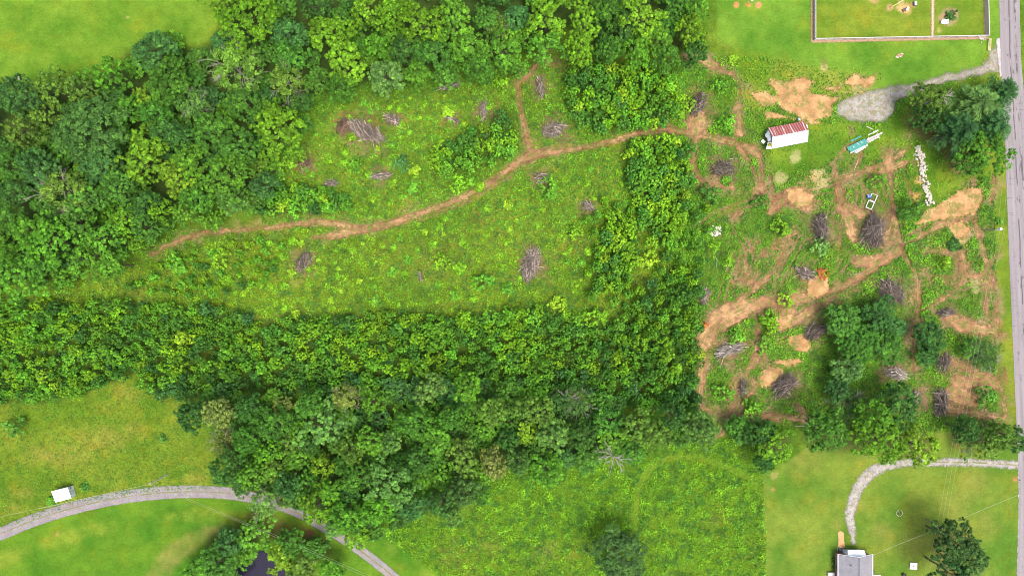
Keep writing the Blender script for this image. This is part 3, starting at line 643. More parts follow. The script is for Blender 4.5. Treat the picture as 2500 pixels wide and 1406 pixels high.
def limbs(R, ht, hz, seed, n=7, tr=.22, bare=False, name='trunk'):
    """tapered trunk with limbs; ht total height"""
    r = random.Random(seed); mb = MB(); y0 = ht - hz
    bend = [Vector((0, 0, -.2))]
    for i in range(1, 6): bend.append(Vector((r.uniform(-.1, .1) * i * .4, r.uniform(-.1, .1) * i * .4, (ht * .8) * i / 5)))
    mb.path(bend, tr, tr * .3, 7)
    for i in range(n):
        a = i * 2.4 + r.uniform(-.3, .3); k = r.uniform(.45, .95); b0 = bend[2] + (bend[5] - bend[2]) * (i / n)
        L = R * (r.uniform(.55, .9) if bare else r.uniform(.4, .66)); e = b0 + Vector((math.cos(a) * L, math.sin(a) * L, hz * r.uniform(.2, .5)))
        m = (b0 + e) / 2 + Vector((0, 0, -.1 * L))
        mb.path([b0, m, e], tr * .42, tr * .1, 5)
        if bare:
            for j in range(6):
                a2 = a + r.uniform(-.9, .9); s0 = m + (e - m) * r.random()
                e2 = s0 + Vector((math.cos(a2), math.sin(a2), r.uniform(.1, .6))) * R * r.uniform(.2, .45)
                mb.path([s0, (s0 + e2) / 2 + Vector((0, 0, .1)), e2], tr * .16, tr * .05, 4)
                for q in range(2):
                    a3 = a2 + r.uniform(-.8, .8); e3 = e2 + Vector((math.cos(a3), math.sin(a3), r.uniform(0, .5))) * R * r.uniform(.08, .22)
                    mb.tube((s0 + e2) / 2, e3, tr * .08, tr * .04, 3)
    return mb
# ---- prototypes: kind -> list of (radius, height, crown mesh, trunk mesh)
PROTO = {}
DULLBARK = simple('dull_bark', (.23, .21, .17), .9, .3, 5)
def proto(kind, R, ht, hz, V, v, seed, n=7, tr=.22, bare=False, bark=None):
    cm = quads_mesh(kind + '_crown', V, {'v': v}); cm.materials.append(LEAF)
    mb = limbs(R, ht, hz, seed, n, tr, bare); tm = bpy.data.meshes.new(kind + '_trunk'); mb.bm.to_mesh(tm); mb.bm.free(); tm.materials.append(bark or BARK)
    PROTO.setdefault(kind, []).append((R, ht, hz, cm, tm))
for i in range(3): proto('broad', 6.2, 15, 6.5, *crown(6.2, 6.5, 10 + i, lobes=60, tufts=9, per=26, leaf=.20, lobe_r=.19), 10 + i, 9, .3)
for i in range(3): proto('broad', 4.2, 12, 5.5, *crown(4.2, 5.5, 20 + i, lobes=36, tufts=8, per=22, leaf=.19, lobe_r=.235), 20 + i, 8, .24)
for i in range(3): proto('broad', 2.9, 8, 4.2, *crown(2.9, 4.2, 30 + i, lobes=22, tufts=7, per=17, leaf=.18, lobe_r=.29), 30 + i, 6, .16)
for i in range(2): proto('spread', 6.2, 15, 6.0, *crown(6.2, 6.0, 40 + i, lobes=62, tufts=8, per=24, leaf=.21, lobe_r=.165, irregular=.42), 40 + i, 11, .3)
for i in range(3): proto('spread', 4.3, 12, 5.2, *crown(4.3, 5.2, 50 + i, lobes=40, tufts=7, per=22, leaf=.20, lobe_r=.20, irregular=.42), 50 + i, 9, .24)
for i in range(2): proto('dome', 6.6, 16, 7.0, *crown(6.6, 7.0, 60 + i, lobes=46, tufts=12, per=26, leaf=.20, lobe_r=.22, irregular=.12, updir=.5), 60 + i, 9, .34)
for i in range(2): proto('dome', 4.4, 12, 5.4, *crown(4.4, 5.4, 65 + i, lobes=32, tufts=10, per=24, leaf=.19, lobe_r=.24, irregular=.15, updir=.5), 65 + i, 8, .28)
for i in range(2): proto('airy', 5.0, 13, 5.5, *crown(5.0, 5.5, 70 + i, lobes=20, tufts=10, per=14, leaf=.20, lobe_r=.30, irregular=.4), 70 + i, 9, .26, True, DULLBARK)
for i in range(2): proto('conifer', 5.2, 13, 8.0, *frond_crown(5.2, 8.0, 80 + i), 80 + i, 4, .3)
for i in range(2): proto('wispy', 3.6, 7, 3.4, *crown(3.6, 3.4, 90 + i, lobes=16, tufts=8, per=12, leaf=.24, lobe_r=.34, spiky=.6, irregular=.4), 90 + i, 8, .14, True, DULLBARK)
SAP_V = []
for i in range(7):
    R = 1.7 + .25 * (i % 3); hz = 2.6; V, v = crown(R, 3.3, 100 + i, lobes=9 + i % 4, tufts=6, per=11, leaf=.20, lobe_r=.31, irregular=.16, updir=.5)
    V[:, :, 2] += .6; SAP_V.append((R, V, v)); Vz = V.copy(); Vz[:, :, 2] -= .0
    cm = quads_mesh('sapling_crown', Vz, {'v': v}); cm.materials.append(LEAF)
    mb = MB(); rr = random.Random(i)
    for k in range(4):
        a = k * 1.7 + rr.random(); mb.path([(0, 0, -.05), (math.cos(a) * R * .2, math.sin(a) * R * .2, 1.4), (math.cos(a) * R * .5, math.sin(a) * R * .5, 2.5)], .05, .015, 5)
    tm = bpy.data.meshes.new('sapling_trunk'); mb.bm.to_mesh(tm); mb.bm.free(); tm.materials.append(BARK)
    PROTO.setdefault('sapling', []).append((R, 3.9, 3.3, cm, tm))
for i in range(4):
    V, v = crown(1.6, 1.7, 120 + i, lobes=9, tufts=8, per=14, leaf=.17, lobe_r=.42); cm = quads_mesh('shrub_crown', V, {'v': v}); cm.materials.append(LEAF)
    mb = limbs(1.6, 1.8, 1.6, 120 + i, 5, .07); tm = bpy.data.meshes.new('shrub_stem'); mb.bm.to_mesh(tm); mb.bm.free(); tm.materials.append(BARK)
    PROTO.setdefault('shrub', []).append((1.6, 1.8, 1.7, cm, tm))

CW = {'L': ('lime-green', (.112, .24, .014)), 'Y': ('yellow-green', (.16, .28, .018)), 'G': ('bright green', (.078, .205, .018)), 'M': ('mid-green', (.052, .148, .02)),
      'D': ('dark green', (.036, .105, .022)), 'B': ('blue-green', (.043, .125, .034)), 'O': ('olive-green', (.088, .165, .025)),
      'P': ('pale grey-green', (.095, .20, .045)), 'T': ('tan-tinged', (.16, .19, .05)), 'K': ('deep grey-green', (.060, .130, .032))}
ALL = []   # (px, py, r px)
def plant(px, py, r, kind, colr, label=None, cat='tree', group=None, hs=1.0, name='tree', tone=None, trunk=True):
    R = r * PX; pr = PROTO[kind]; best = min(abs(math.log(q[0] / R)) for q in pr)
    c = [q for q in pr if abs(math.log(q[0] / R)) < best + .12]; q = c[int(rng.integers(len(c)))]
    s = R / q[0]; sz = hs * (.75 + .25 * s if kind not in ('sapling', 'shrub') else s) * rng.uniform(.9, 1.12)
    ht = q[1] * sz
    w = P(px, py, ht - q[2] * sz * .45)
    o = empty(name, (w.x, w.y, 0), rng.uniform(0, 6.28), label=label, cat=cat, group=group)
    sx = s * H / (H - 0) * (1 - .5 * ht / H)
    cr = bpy.data.objects.new('crown', q[3]); COL.objects.link(cr); cr.parent = o
    cr.location.z = (q[1] - q[2]) * sz if kind not in ('sapling',) else 0
    if kind == 'shrub': cr.location.z = 0
    cr.scale = (sx * rng.uniform(.92, 1.08), sx * rng.uniform(.92, 1.08), sz)
    b = np.array(CW[colr][1])
    if tone is None and kind not in ('sapling', 'shrub', 'conifer'): b = b * .78 + np.array((.066, .172, .018)) * .22 * (b[1] / .172) ** .5
    if kind not in ('sapling', 'shrub'): b = b * (.82 if colr in 'LY' else .9)
    b = b * (tone or 1) * rng.uniform(.88, 1.12) * (1 + (rng.random(3) - .5) * [.16, .08, .2])
    cr.color = (*b, 1)
    if trunk:
        t = bpy.data.objects.new('trunk' if kind not in ('shrub', 'sapling') else 'stem', q[4]); COL.objects.link(t); t.parent = o; t.scale = (sx, sx, sz)
    ALL.append((px, py, r)); return o
SIZE = lambda r: 'very large' if r >= 62 else 'large' if r >= 48 else 'medium-sized' if r >= 38 else 'small'
KW = {'broad': 'broadleaf tree', 'spread': 'ragged-edged tree', 'dome': 'dense round-domed tree', 'airy': 'thin-crowned tree', 'conifer': 'evergreen with feathery boughs', 'wispy': 'wispy leaning tree'}
T = [
 # upper woods, along the pasture and downwards
 (600,45,62,'spread','L','at the corner of the upper woods against the pasture'),(545,12,42,'spread','L','cut by the top edge, next to the pasture corner'),(565,160,66,'airy','O','below the pasture corner, silvery dead limbs showing'),
 (700,80,42,'broad','B','between the two lime crowns near the top'),(705,135,44,'broad','M','right of the dead-limbed olive tree'),(800,75,52,'spread','L','top centre-left of the upper woods, above its lime twin'),(838,150,52,'spread','L','upper woods, under the topmost lime crown'),(918,110,34,'broad','G','bright spot between two lime crowns of the upper woods'),
 (690,18,36,'broad','M','at the top edge left of a dark gap'),(775,15,36,'broad','D','at the top edge above the lime pair'),(890,25,44,'spread','L','at the top edge left of a black gap'),(940,185,46,'dome','P','speckled, at the upper-woods edge above the clearing'),
 (700,198,44,'airy','O','mid upper woods, few dead twigs'),(772,195,34,'broad','M','tucked under the lime pair'),(832,212,38,'dome','M','smooth, above the clearing edge'),(662,272,30,'spread','L','small bright crown above the big yellow-green one'),(680,325,58,'spread','L','standing alone-looking at the inner edge by the clearing'),
 (590,245,46,'broad','M','just below the dead-limbed olive tree'),(470,250,42,'airy','P','white dead limbs, left of centre of the upper woods'),(40,235,50,'broad','B','at the left edge under the pasture boulders'),(112,210,42,'spread','O','on the pasture border near the left'),(190,215,38,'broad','O','pasture border, dull crown'),
 (258,185,46,'spread','G','pasture border, brightest crown left of the blue-green dome'),(278,235,34,'broad','D','shaded hollow under the bright border crown'),(370,125,54,'dome','B','on the pasture border, the round highlighted one'),(405,200,56,'broad','M','under the round blue-green border dome'),(352,238,34,'spread','Y','yellowish, left of the silvery-limbed tree'),
 (105,282,40,'spread','O','golden crown near the left edge'),(45,318,48,'spread','O','left edge, above the blue-green dome'),(212,315,78,'dome','K','the giant smooth dome of the upper woods'),(245,398,54,'dome','B','directly below the giant smooth dome'),(302,268,40,'broad','G','right above the giant smooth dome'),
 (372,278,36,'broad','M','between the giant dome and the silvery-limbed tree'),(395,318,40,'broad','D','dark crown right of the giant dome'),(440,335,38,'broad','B','middle of the upper woods, bluish'),(345,345,40,'spread','L','upper half of the pointed lime pair right of the giant dome'),(345,400,54,'spread','L','lower half of the pointed lime pair right of the giant dome'),
 (455,395,46,'broad','G','smooth bright crown in the lower part of the upper woods'),(85,405,50,'dome','B','near the left edge, lower left of the giant dome'),(18,400,38,'broad','M','touching the left edge beside the blue-green dome'),(22,358,34,'broad','D','left edge, dark hollow'),(112,335,28,'broad','M','wedged left of the giant dome'),
 (140,465,56,'airy','O','yellowish with dead twigs, low left woods'),(205,490,52,'spread','M','right of the yellowish dead-twigged tree'),(285,455,50,'broad','M','below the blue-green domes'),(28,470,36,'broad','D','left edge, above the lowest woods'),(12,530,38,'broad','M','left edge, lower woods corner'),
 (430,440,42,'spread','Y','yellow-topped crown by the lower edge of the woods'),(545,430,56,'spread','G','large crown of the woods facing the clearing'),(580,365,48,'broad','M','left of the big lime edge tree'),(515,315,50,'broad','M','centre of the upper woods, dull'),(625,412,30,'broad','O','between two crowns at the inner edge'),
 (640,452,36,'dome','B','inner woods edge facing the brown brush heap'),(560,485,38,'dome','P','low inner edge of the woods'),(470,480,40,'broad','M','above the end of the dirt trail'),(115,590,56,'spread','G','low left woods, two-lobed'),(60,560,42,'broad','G','left part of the low woods, bright'),
 (190,545,44,'broad','M','low left woods right of the two-lobed crown'),(240,580,44,'spread','G','low left woods near the trail end'),(350,505,40,'broad','D','dark crown above the trail end'),(350,555,36,'broad','M','just above the trail end'),(450,520,40,'spread','G','last bright crown above the dirt trail'),
 (385,515,28,'spread','L','small lime crown above the trail end'),(300,535,36,'spread','L','lime crown left of the trail end'),(40,680,54,'spread','G','lowest at the left edge of the upper woods'),(215,635,46,'spread','G','lowest woods row, right of the edge group'),(268,645,36,'broad','G','last crown of the lowest woods row'),
 (95,640,40,'broad','M','lowest woods row near the left edge'),(335,600,28,'spread','L','small lime crown at the very tip of the trail'),(150,680,34,'broad','G','lowest row beside the rough grass'),(290,590,32,'broad','M','left of the trail tip'),(520,540,28,'broad','G','small crown close to the trail'),(145,520,40,'broad','D','dark gap-filler under the yellowish tree'),
 # top band
 (1030,55,50,'spread','L','top band, left of centre'),(960,20,42,'broad','L','top edge, right of the black gap'),(1110,50,46,'spread','G','top band centre'),(1185,45,38,'broad','M','top band, right of centre-left'),(1213,62,30,'airy','O','twiggy crown in the top band'),(1262,40,36,'broad','B','bluish crown in the top band'),
 (1140,110,44,'broad','G','second row of the top band'),(1055,125,46,'broad','M','second row, dull, top band'),(990,115,38,'broad','D','second row, dark, right of the speckled tree'),(1335,40,52,'spread','L','top band above the north spur'),(1425,55,46,'spread','L','top band, right of the one above the north spur'),(1335,112,42,'spread','G','rounded crown right above the trail spur'),
 (1415,112,42,'spread','L','rounded crown right of the one above the trail spur'),(1290,88,28,'broad','G','small bright crown of the top band'),(1225,125,44,'spread','G','edge crown left of the north spur'),(1262,160,32,'spread','G','lowest crown touching the north spur'),(1165,160,40,'broad','M','edge crown above the clearing grass'),(1090,180,36,'broad','M','edge crown above the upper clearing'),
 (1015,180,36,'broad','G','edge crown right of the speckled tree'),(1485,30,40,'broad','M','top band, right part'),(1565,40,50,'spread','Y','brightest crown of the top band'),(1530,62,36,'dome','K','greyish crown left of the brightest one'),(1605,92,36,'broad','G','below the brightest crown'),(1690,72,44,'spread','L','last lime crown before the lawn'),
 (1485,118,40,'broad','M','lower row of the top band, right part'),(1555,118,40,'broad','G','lower row under the brightest crown'),(1625,138,38,'broad','M','lower row near the shaded soil'),(1700,20,36,'broad','G','top corner beside the mown lawn'),(1650,18,32,'broad','M','top edge, second from the lawn'),(1700,125,34,'broad','D','dark corner crown above the bare soil'),
 # lower woods
 (790,1040,54,'spread','P','the large light crown of the lower woods, upper left'),(660,1035,46,'broad','M','lower woods, left of the large light crown'),(700,1085,34,'broad','O','lower woods under the large light crown'),(598,1075,38,'broad','M','lower woods near the tan edge tree'),(550,1085,44,'wispy','T','fading tan tree on the edge by the hay field'),(556,1150,44,'broad','D','dark edge tree just above the lane'),
 (612,1160,36,'spread','G','bright crown beside the dark edge tree'),(668,1145,34,'broad','O','dull olive crown above the lane'),(655,1105,30,'spread','G','small bright crown inside the lower woods'),(787,1142,28,'spread','Y','small yellow-green spot in the lower woods'),(752,1178,34,'broad','M','lower woods left of the second light crown'),(700,1190,38,'dome','B','bluish crown above the hidden lane'),
 (855,1100,40,'dome','O','lower woods right of the large light crown'),(905,1078,42,'spread','G','smooth bright crown, lower woods centre-left'),(948,1085,32,'dome','P','whitish speckled small crown'),(950,1185,56,'spread','P','second large light crown, low in the woods'),(865,1165,36,'broad','M','between the two large light crowns'),(805,1200,34,'broad','G','above the lane bend'),
 (765,1240,42,'spread','L','bright crown hanging over the lane bend'),(845,1268,44,'broad','G','over the lane, right of the lime one'),(862,1305,36,'spread','L','lowest crown hanging over the lane'),(815,1290,28,'broad','P','small light crown over the lane'),(640,1228,40,'airy','P','thin crown hanging over the lane'),(695,1215,30,'broad','O','dull crown beside the thin one over the lane'),
 (925,1245,42,'broad','G','low edge of the lower woods'),(1005,1240,38,'broad','B','low edge crown facing the weedy field'),(530,1010,44,'broad','T','yellow-leaved edge tree at the left of the lower woods'),(465,1015,42,'broad','D','leftmost dark crown of the lower woods'),(690,995,30,'broad','T','yellowing crown among the dark ones'),(845,970,36,'airy','T','brownish crown at the thicket border'),
 (605,995,38,'broad','D','dark crown right of the yellow-leaved edge tree'),(905,985,30,'spread','G','small vivid crown at the thicket border'),(755,985,38,'broad','M','above the large light crown'),(1050,950,42,'spread','P','light crown on the border of thicket and lower woods'),(1140,945,38,'dome','G','smooth crown right of the light border one'),(1205,1005,44,'broad','O','mottled crown in the middle of the lower woods'),
 (1065,1075,44,'broad','G','centre of the lower woods'),(1010,1035,44,'broad','M','centre-left of the lower woods'),(1130,1115,46,'spread','O','yellow-speckled low crown of the lower woods'),(1310,1005,46,'spread','O','yellowish crown left of the bare grey twigs'),(1292,1062,30,'broad','Y','small yellowing crown near the lower edge'),(1350,1060,44,'dome','P','soft crown left of the dead tree'),
 (1335,1150,44,'dome','G','feathery soft crown on the field border'),(1205,1135,38,'broad','T','dull brownish crown near the field'),(1262,1130,34,'dome','K','small grey crown on the field border'),(1415,985,38,'airy','K','with bare grey twigs, right part of the lower woods'),(1560,1035,40,'spread','O','mottled yellow crown right of the dead tree'),(1480,1025,36,'broad','M','above the dead tree'),
 (1605,1065,42,'spread','O','second mottled yellow crown near the field border'),(1645,1015,38,'broad','D','dark crown next to the trail corner'),(1712,1048,48,'dome','K','round crown at the right tip of the lower woods'),(1420,1065,40,'broad','D','left of the dead tree'),(1545,1105,34,'broad','M','right behind the dead tree'),(1130,1200,44,'dome','K','dark corner crown by the weedy field'),
 (1080,1235,38,'broad','D','dark low crown by the weedy field'),(1105,1262,28,'spread','P','small light crown on the field border'),(1020,1130,38,'broad','D','between the second light crown and the speckled one'),(1240,1075,36,'broad','D','dark crown of the lower woods, centre'),(1100,1020,36,'broad','M','dull crown under the light border one'),
 # right-hand side
 (2062,785,56,'broad','M','upper left crown of the big dark clump'),(2148,772,50,'broad','D','upper right crown of the big dark clump'),(2100,840,54,'broad','M','middle crown of the big dark clump'),(2168,848,46,'broad','M','right crown of the big dark clump'),(2072,900,44,'dome','P','lower crown of the big dark clump, paler'),(2192,800,30,'broad','B','at the right rim of the big dark clump'),
 (2050,950,36,'dome','B','bluish low crown under the big dark clump'),(2275,820,42,'broad','D','dark tree right of the big clump'),(2268,870,30,'broad','D','smaller dark crown just under its neighbour'),(2408,872,44,'wispy','K','willow-like, under the wires near the road'),(2370,845,26,'broad','M','small crown left of the willow-like tree'),
 (2072,985,46,'wispy','K','willow-like, above the row of garden-side trees'),(2020,1050,52,'broad','M','dense tree left in the row above the lower lawn'),(2140,1015,44,'broad','G','bright tree behind the row above the lower lawn'),(2200,995,52,'broad','D','shaded tree behind the row above the lower lawn'),(2150,1075,58,'spread','L','largest tree of the row above the lower lawn'),
 (2245,1090,48,'spread','Y','at the right end of the row above the lower lawn'),(2400,1075,54,'wispy','O','olive tree beside the road at the driveway'),(2440,1065,40,'broad','O','by the road behind the wires'),(2492,1072,32,'dome','K','at the right edge beside the road'),(2360,1050,34,'broad','D','left of the olive roadside tree'),
 (1830,1058,34,'broad','D','in the hedge strip below the bottom trail'),(1890,1085,46,'spread','L','mixed yellow and dark, hedge strip below the bottom trail'),(1870,1125,28,'dome','D','round dark bush-like tree at the lawn corner'),(1800,1040,30,'broad','M','left in the hedge strip below the bottom trail'),(1860,1060,38,'broad','D','middle of the hedge strip below the bottom trail'),
 (2272,240,42,'broad','O','with a bare forked limb, left tree by the gravel drive'),(2268,290,34,'broad','D','shaded, under the forked-limb tree'),(2446,226,52,'conifer','B','overhanging the road'),(2385,258,72,'conifer','P','palest of the group by the road'),(2345,318,60,'conifer','B','left evergreen of the roadside group'),
 (2425,305,56,'conifer','B','lower right evergreen of the roadside group'),(2410,372,56,'spread','G','bright tree below the roadside evergreens'),(2375,395,34,'broad','M','low crown at the foot of the roadside group'),(2335,1325,50,'broad','K','upper tree of the lawn pair under the wires'),(2375,1365,46,'broad','K','middle tree of the lawn pair under the wires'),(2330,1405,46,'broad','B','at the bottom edge under the wires'),
 (1513,1358,64,'dome','K','solitary dome in the weedy field at the bottom'),
 (560,1325,38,'broad','B','upper left of the pond trees'),(618,1308,46,'spread','G','brightest of the pond trees, at the top'),(705,1325,36,'broad','M','top right of the pond trees'),(528,1375,46,'broad','M','left of the pond'),(585,1355,34,'dome','G','touching the left bank of the pond'),(478,1402,36,'broad','G','lowest left of the pond trees'),
 (768,1340,34,'broad','M','rightmost upper pond tree'),(685,1365,32,'spread','Y','yellow crown leaning over the pond'),(735,1392,40,'broad','O','right bank of the pond'),(810,1395,34,'broad','G','bottom edge, right of the pond'),(545,1415,36,'broad','M','bottom edge, left bank of the pond'),
]
HAND = []
for (px, py, r, k, c, lab) in T:
    ld = f"{CW[c][0]} {KW[k]} {lab}"
    nm = 'evergreen_tree' if k == 'conifer' else 'tree'
    hs = 1.0 if r > 34 else .9
    if (1690 < px < 1900 and py > 1000) or k == 'wispy': hs = .75
    if py > 1290 and px < 900: hs = .7
    tn = .88 if px > 1950 and 700 < py < 960 else .8 if (px > 2220 and py < 420) or (py > 1290 and px > 1400) else None
    if px > 2220 and py < 420: hs = .8
    if tn and 700 < py < 960: hs = .55; r *= .93
    if px == 1513: hs = .7
    HAND.append((px, py, lab)); plant(px, py, r, k, c, ld, 'tree', None, hs, nm, tn)
# woodland fill: crowns that nothing in the picture tells apart share their label
def inside(px, py, poly):
    g = G(px, py); return float(sdf_poly(np.array([g[0]]), np.array([g[1]]), poly)[0]) / PX
fr = np.random.default_rng(3)
def fill(poly, rr, sep, tries, cap):
    a = np.array(poly); lo, hi = a.min(0), a.max(0); out = []
    C = fr.random((tries, 2)) * (hi - lo) + lo; R_ = fr.uniform(*rr, tries)
    g = (C - [1250, 703]) * [PX, -PX]; D = sdf_poly(g[:, 0], g[:, 1], poly) / PX
    for (px, py), r, d in zip(C, R_, D):
        if d < r * .35: continue
        A = np.array(ALL + out)
        if (np.hypot(A[:, 0] - px, A[:, 1] - py) < sep * (r + A[:, 2])).any(): continue
        out.append((px, py, r))
        if len(out) >= cap: break
    return out
for zn, n_max in (('upper', 90), ('lower', 90)):
    for px, py, r in fill(FORESTS[zn], (24, 36), .58, 5000, n_max):
        c = 'DMGMBG'[int(fr.integers(6))]
        hd = min(HAND, key=lambda q: math.hypot(q[0] - px, q[1] - py)); dx, dy = px - hd[0], py - hd[1]
        dr = ('right of' if dx > 0 else 'left of') if abs(dx) > 1.6 * abs(dy) else ('below' if dy > 0 else 'above') if abs(dy) > 1.6 * abs(dx) else ('lower ' if dy > 0 else 'upper ') + ('right of' if dx > 0 else 'left of')
        lb = f"{CW[c][0]} filler crown {dr} the tree {hd[2]}".replace(',', '')
        if len(lb.split()) > 16: lb = f"{CW[c][0]} understorey crown filling a gap in the {zn} woods"
        plant(px, py, r, 'broad', c, lb, 'tree', f'understorey trees of the {zn} woods', .68, 'tree'); continue
        plant(px, py, r, 'broad', c, f"{CW[c][0]} understorey crown filling a gap between the bigger trees of the {zn} woods", 'tree', f'{CW[c][0]} understorey trees of the {zn} woods', .68, 'tree')
# ---- shrubs and single young trees in the open
S = [(1222,203,22,'L','round shrub alone beside the north trail spur'),(1908,557,26,'L','vivid round shrub in the right clearing'),(1920,735,20,'Y','yellow sapling on the wide dirt track'),(2005,605,25,'P','pale shrub below the oval brush pile'),(2311,640,18,'L','round shrub inside the right-hand track loop'),(1876,775,22,'L','shrub left of the yellow sapling mound'),
 (2332,598,18,'D','dark shrub beside the reddish stump hole'),(1580,634,27,'Y','star-shaped shrub between the two thicket arms'),(1456,775,30,'L','large star-shaped shrub on the thicket rim'),(1182,688,28,'G','tall shrub in the middle of the clearing'),(1405,566,22,'L','shrub above the left thicket arm'),(538,630,26,'L','round shrub under the long trail'),(428,645,30,'G','spreading shrub near the trail tip'),
 (1793,145,16,'Y','yellow shrub on the corner of the upper lawn'),(957,663,14,'G','little round shrub left of centre in the clearing'),(1108,721,14,'G','little flat shrub just above the thicket'),(917,735,16,'G','little shrub on the left thicket rim'),(1237,706,16,'G','little shrub beside the tall clearing shrub'),(555,682,14,'L','little shrub left end of the clearing'),(1437,612,13,'L','little shrub beside the column thicket'),
 (692,698,13,'L','little shrub below the greened brush heap'),(1092,270,17,'Y','yellowish shrub in the upper clearing'),(1240,500,13,'Y','little yellow shrub on the clearing slope'),(1340,460,30,'G','low wide shrub right of the small grey brush pile'),(2412,965,26,'M','low bush on the bare red ground'),(2440,540,10,'G','tiny bush by the power pole'),(2225,510,34,'M','dense bush at the lower end of the rubble row'),
 (2145,440,22,'G','leafy mound left of the long wheel track'),(720,505,26,'G','shrub at the woods edge above the trail'),(660,515,22,'G','smaller shrub at the woods edge above the trail'),(765,480,26,'G','leafy shrub left of the twig heap'),(820,500,20,'M','shrub above the trail, left of centre'),(1005,460,16,'G','shrub on the bank above the trail'),(1120,450,26,'L','shrub bank right beside the trail'),(1170,455,16,'L','last shrub of the bank beside the trail'),
 (870,405,20,'G','shrub in the upper clearing, lower left'),(980,400,22,'B','bluish shrub in the upper clearing'),(1010,415,16,'Y','yellow shrub beside the bluish one'),(1150,440,18,'G','shrub in front of the bank thicket'),(1735,470,30,'M','dark shrub under the soil loop'),(1775,440,14,'G','shrub on the soil loop'),(1860,490,22,'M','shrub left of the tan clay patch'),(2090,760,0,'G',''),
 (1680,255,20,'L','lime shrub left of the dark brush pile'),(1660,280,16,'L','small lime shrub where the thicket meets the track'),(1760,210,24,'G','spreading shrub right above the dark brush pile'),(1775,300,26,'G','leafy mound beside the track junction'),(2080,870,0,'G',''),(1860,930,0,'G',''),(30,1045,28,'M','dark shrub at the left edge of the hay field'),(395,1070,12,'M','small dark shrub in the hay field'),(2412,1010,0,'M',''),
 (205,1190,12,'M','bush behind the white shed'),(125,1222,14,'G','bush at the left corner of the white shed'),(2321,38,14,'D','round clipped bush in the mulch ring'),(1885,795,20,'L','shrub lower down from the yellow sapling'),(1745,600,14,'L','slender sapling in the left of the right clearing'),(1780,640,14,'L','bending sapling with a pale stem'),(2155,400,0,'G',''),
 (1800,820,22,'G','leafy mound in the left of the cleared ground'),(1870,840,24,'G','leafy mound right of the narrow track'),(2030,760,0,'G',''),(2235,365,0,'G',''),(1838,1000,26,'G','leafy shrub on the strip above the bottom trail'),(1770,960,28,'G','leafy shrub left above the bottom trail'),(520,620,16,'G','small shrub left of the round one'),(1300,780,24,'G','shrub standing out of the thicket top'),
 (1360,740,20,'Y','yellow-topped shrub above the thicket'),(1385,770,16,'L','lime shrub above the thicket'),(1420,640,12,'G','small shrub below the tall brush heap'),(1245,560,10,'Y','tiny yellow shrub, middle of the clearing'),(1080,640,22,'L','wide low lime shrub left of the middle'),(1120,655,16,'L','low lime shrub right of the wide one')]
for (px, py, r, c, lab) in S:
    if r <= 0: continue
    big = r >= 20
    plant(px, py, r, 'sapling' if big else 'shrub', c, f"{CW[c][0]} {lab}", 'shrub' if not big else 'young tree', None, .8 if big else .75, 'young_tree' if big else 'shrub', 1.15)
q_ = 0
while q_ < 110:      # small shrubs dotted over the clearing
    px, py = fr.uniform(400, 1680), fr.uniform(220, 800); A = np.array(ALL)
    if inside(px, py, [(380,640),(760,560),(1000,545),(1200,450),(1300,400),(1500,350),(1560,520),(1440,540),(1430,720),(1100,770),(700,790),(420,720)] if q_ < 72 else [(740,330),(880,245),(1200,200),(1240,260),(1050,360),(900,520),(720,520)]) < 5: continue
    r = fr.uniform(5, 12)
    if (np.hypot(A[:, 0] - px, A[:, 1] - py) < (r + A[:, 2])).any() or float(f_soil(*[np.array([v]) for v in G(px, py)])[0]) > -1: continue
    c = 'LLGLY'[int(fr.integers(5))]; wh = 'open clearing below the long trail' if q_ < 72 else 'upper clearing above the long trail'
    plant(px, py, r, 'shrub', c, f'little {CW[c][0]} shrub dotted in the {wh}', 'shrub', f'little {CW[c][0]} shrubs of the {wh}', .8, 'shrub', 1.2); q_ += 1
# ---- thickets of young trees: the larger ones as things, the rest one mass
TH = []
def thick(zn, rr, sep, tries, cap):
    o = fill(THICKETS[zn], rr, sep, tries, cap); return [(a, b, c, zn) for a, b, c in o]
TH += thick('north', (15, 25), .56, 1500, 60); TH += thick('middle', (15, 25), .56, 1500, 60); TH += thick('column', (14, 23), .54, 1200, 40); TH += thick('upperbank', (14, 22), .56, 800, 26); TH += thick('edgebank', (13, 20), .56, 600, 20)
TH += thick('loose', (10, 19), .95, 2500, 60); TH += thick('leftend', (8, 15), 1.0, 1200, 40)
TH += thick('main', (13, 23), .65, 20000, 1100)
SAPC = {'L': .36, 'G': .42, 'M': .14, 'D': .03, 'Y': .03, 'B': .02}
ZT = {'main': 'packed in the long thicket below the clearing', 'north': 'in the thicket block above the main trail', 'middle': 'in the dark thicket arm right of the clearing', 'column': 'in the narrow thicket column right of the clearing', 'upperbank': 'in the small thicket on the bank above the trail', 'leftend': 'in the weeds at the left end of the clearing', 'loose': 'standing loosely among weeds between the thicket arms', 'edgebank': 'in the fringe between the upper woods and the trail'}
TH.sort(key=lambda t: -t[2] - (100 if t[3] != 'main' else 0))
indiv, rest = TH[:290], TH[235:]
ck = list(SAPC); cpr = np.array([SAPC[k] for k in ck]); cpr /= cpr.sum()
def tone_at(px, py):
    n = float(fbm(np.array([px * .1]), np.array([py * .1]), 9, 41)[0])
    low = sst(850, 960, np.array([float(py)]))[0] if px > 380 else 0.0
    return n, low
def pickc(px, py):
    n, low = tone_at(px, py); q = fr.random()
    if low > .5: return 'MDGMGB'[int(fr.integers(6))]
    if n < .42 and q < .6: return 'MGMG'[int(fr.integers(4))]
    return ck[int(fr.choice(len(ck), p=cpr))]
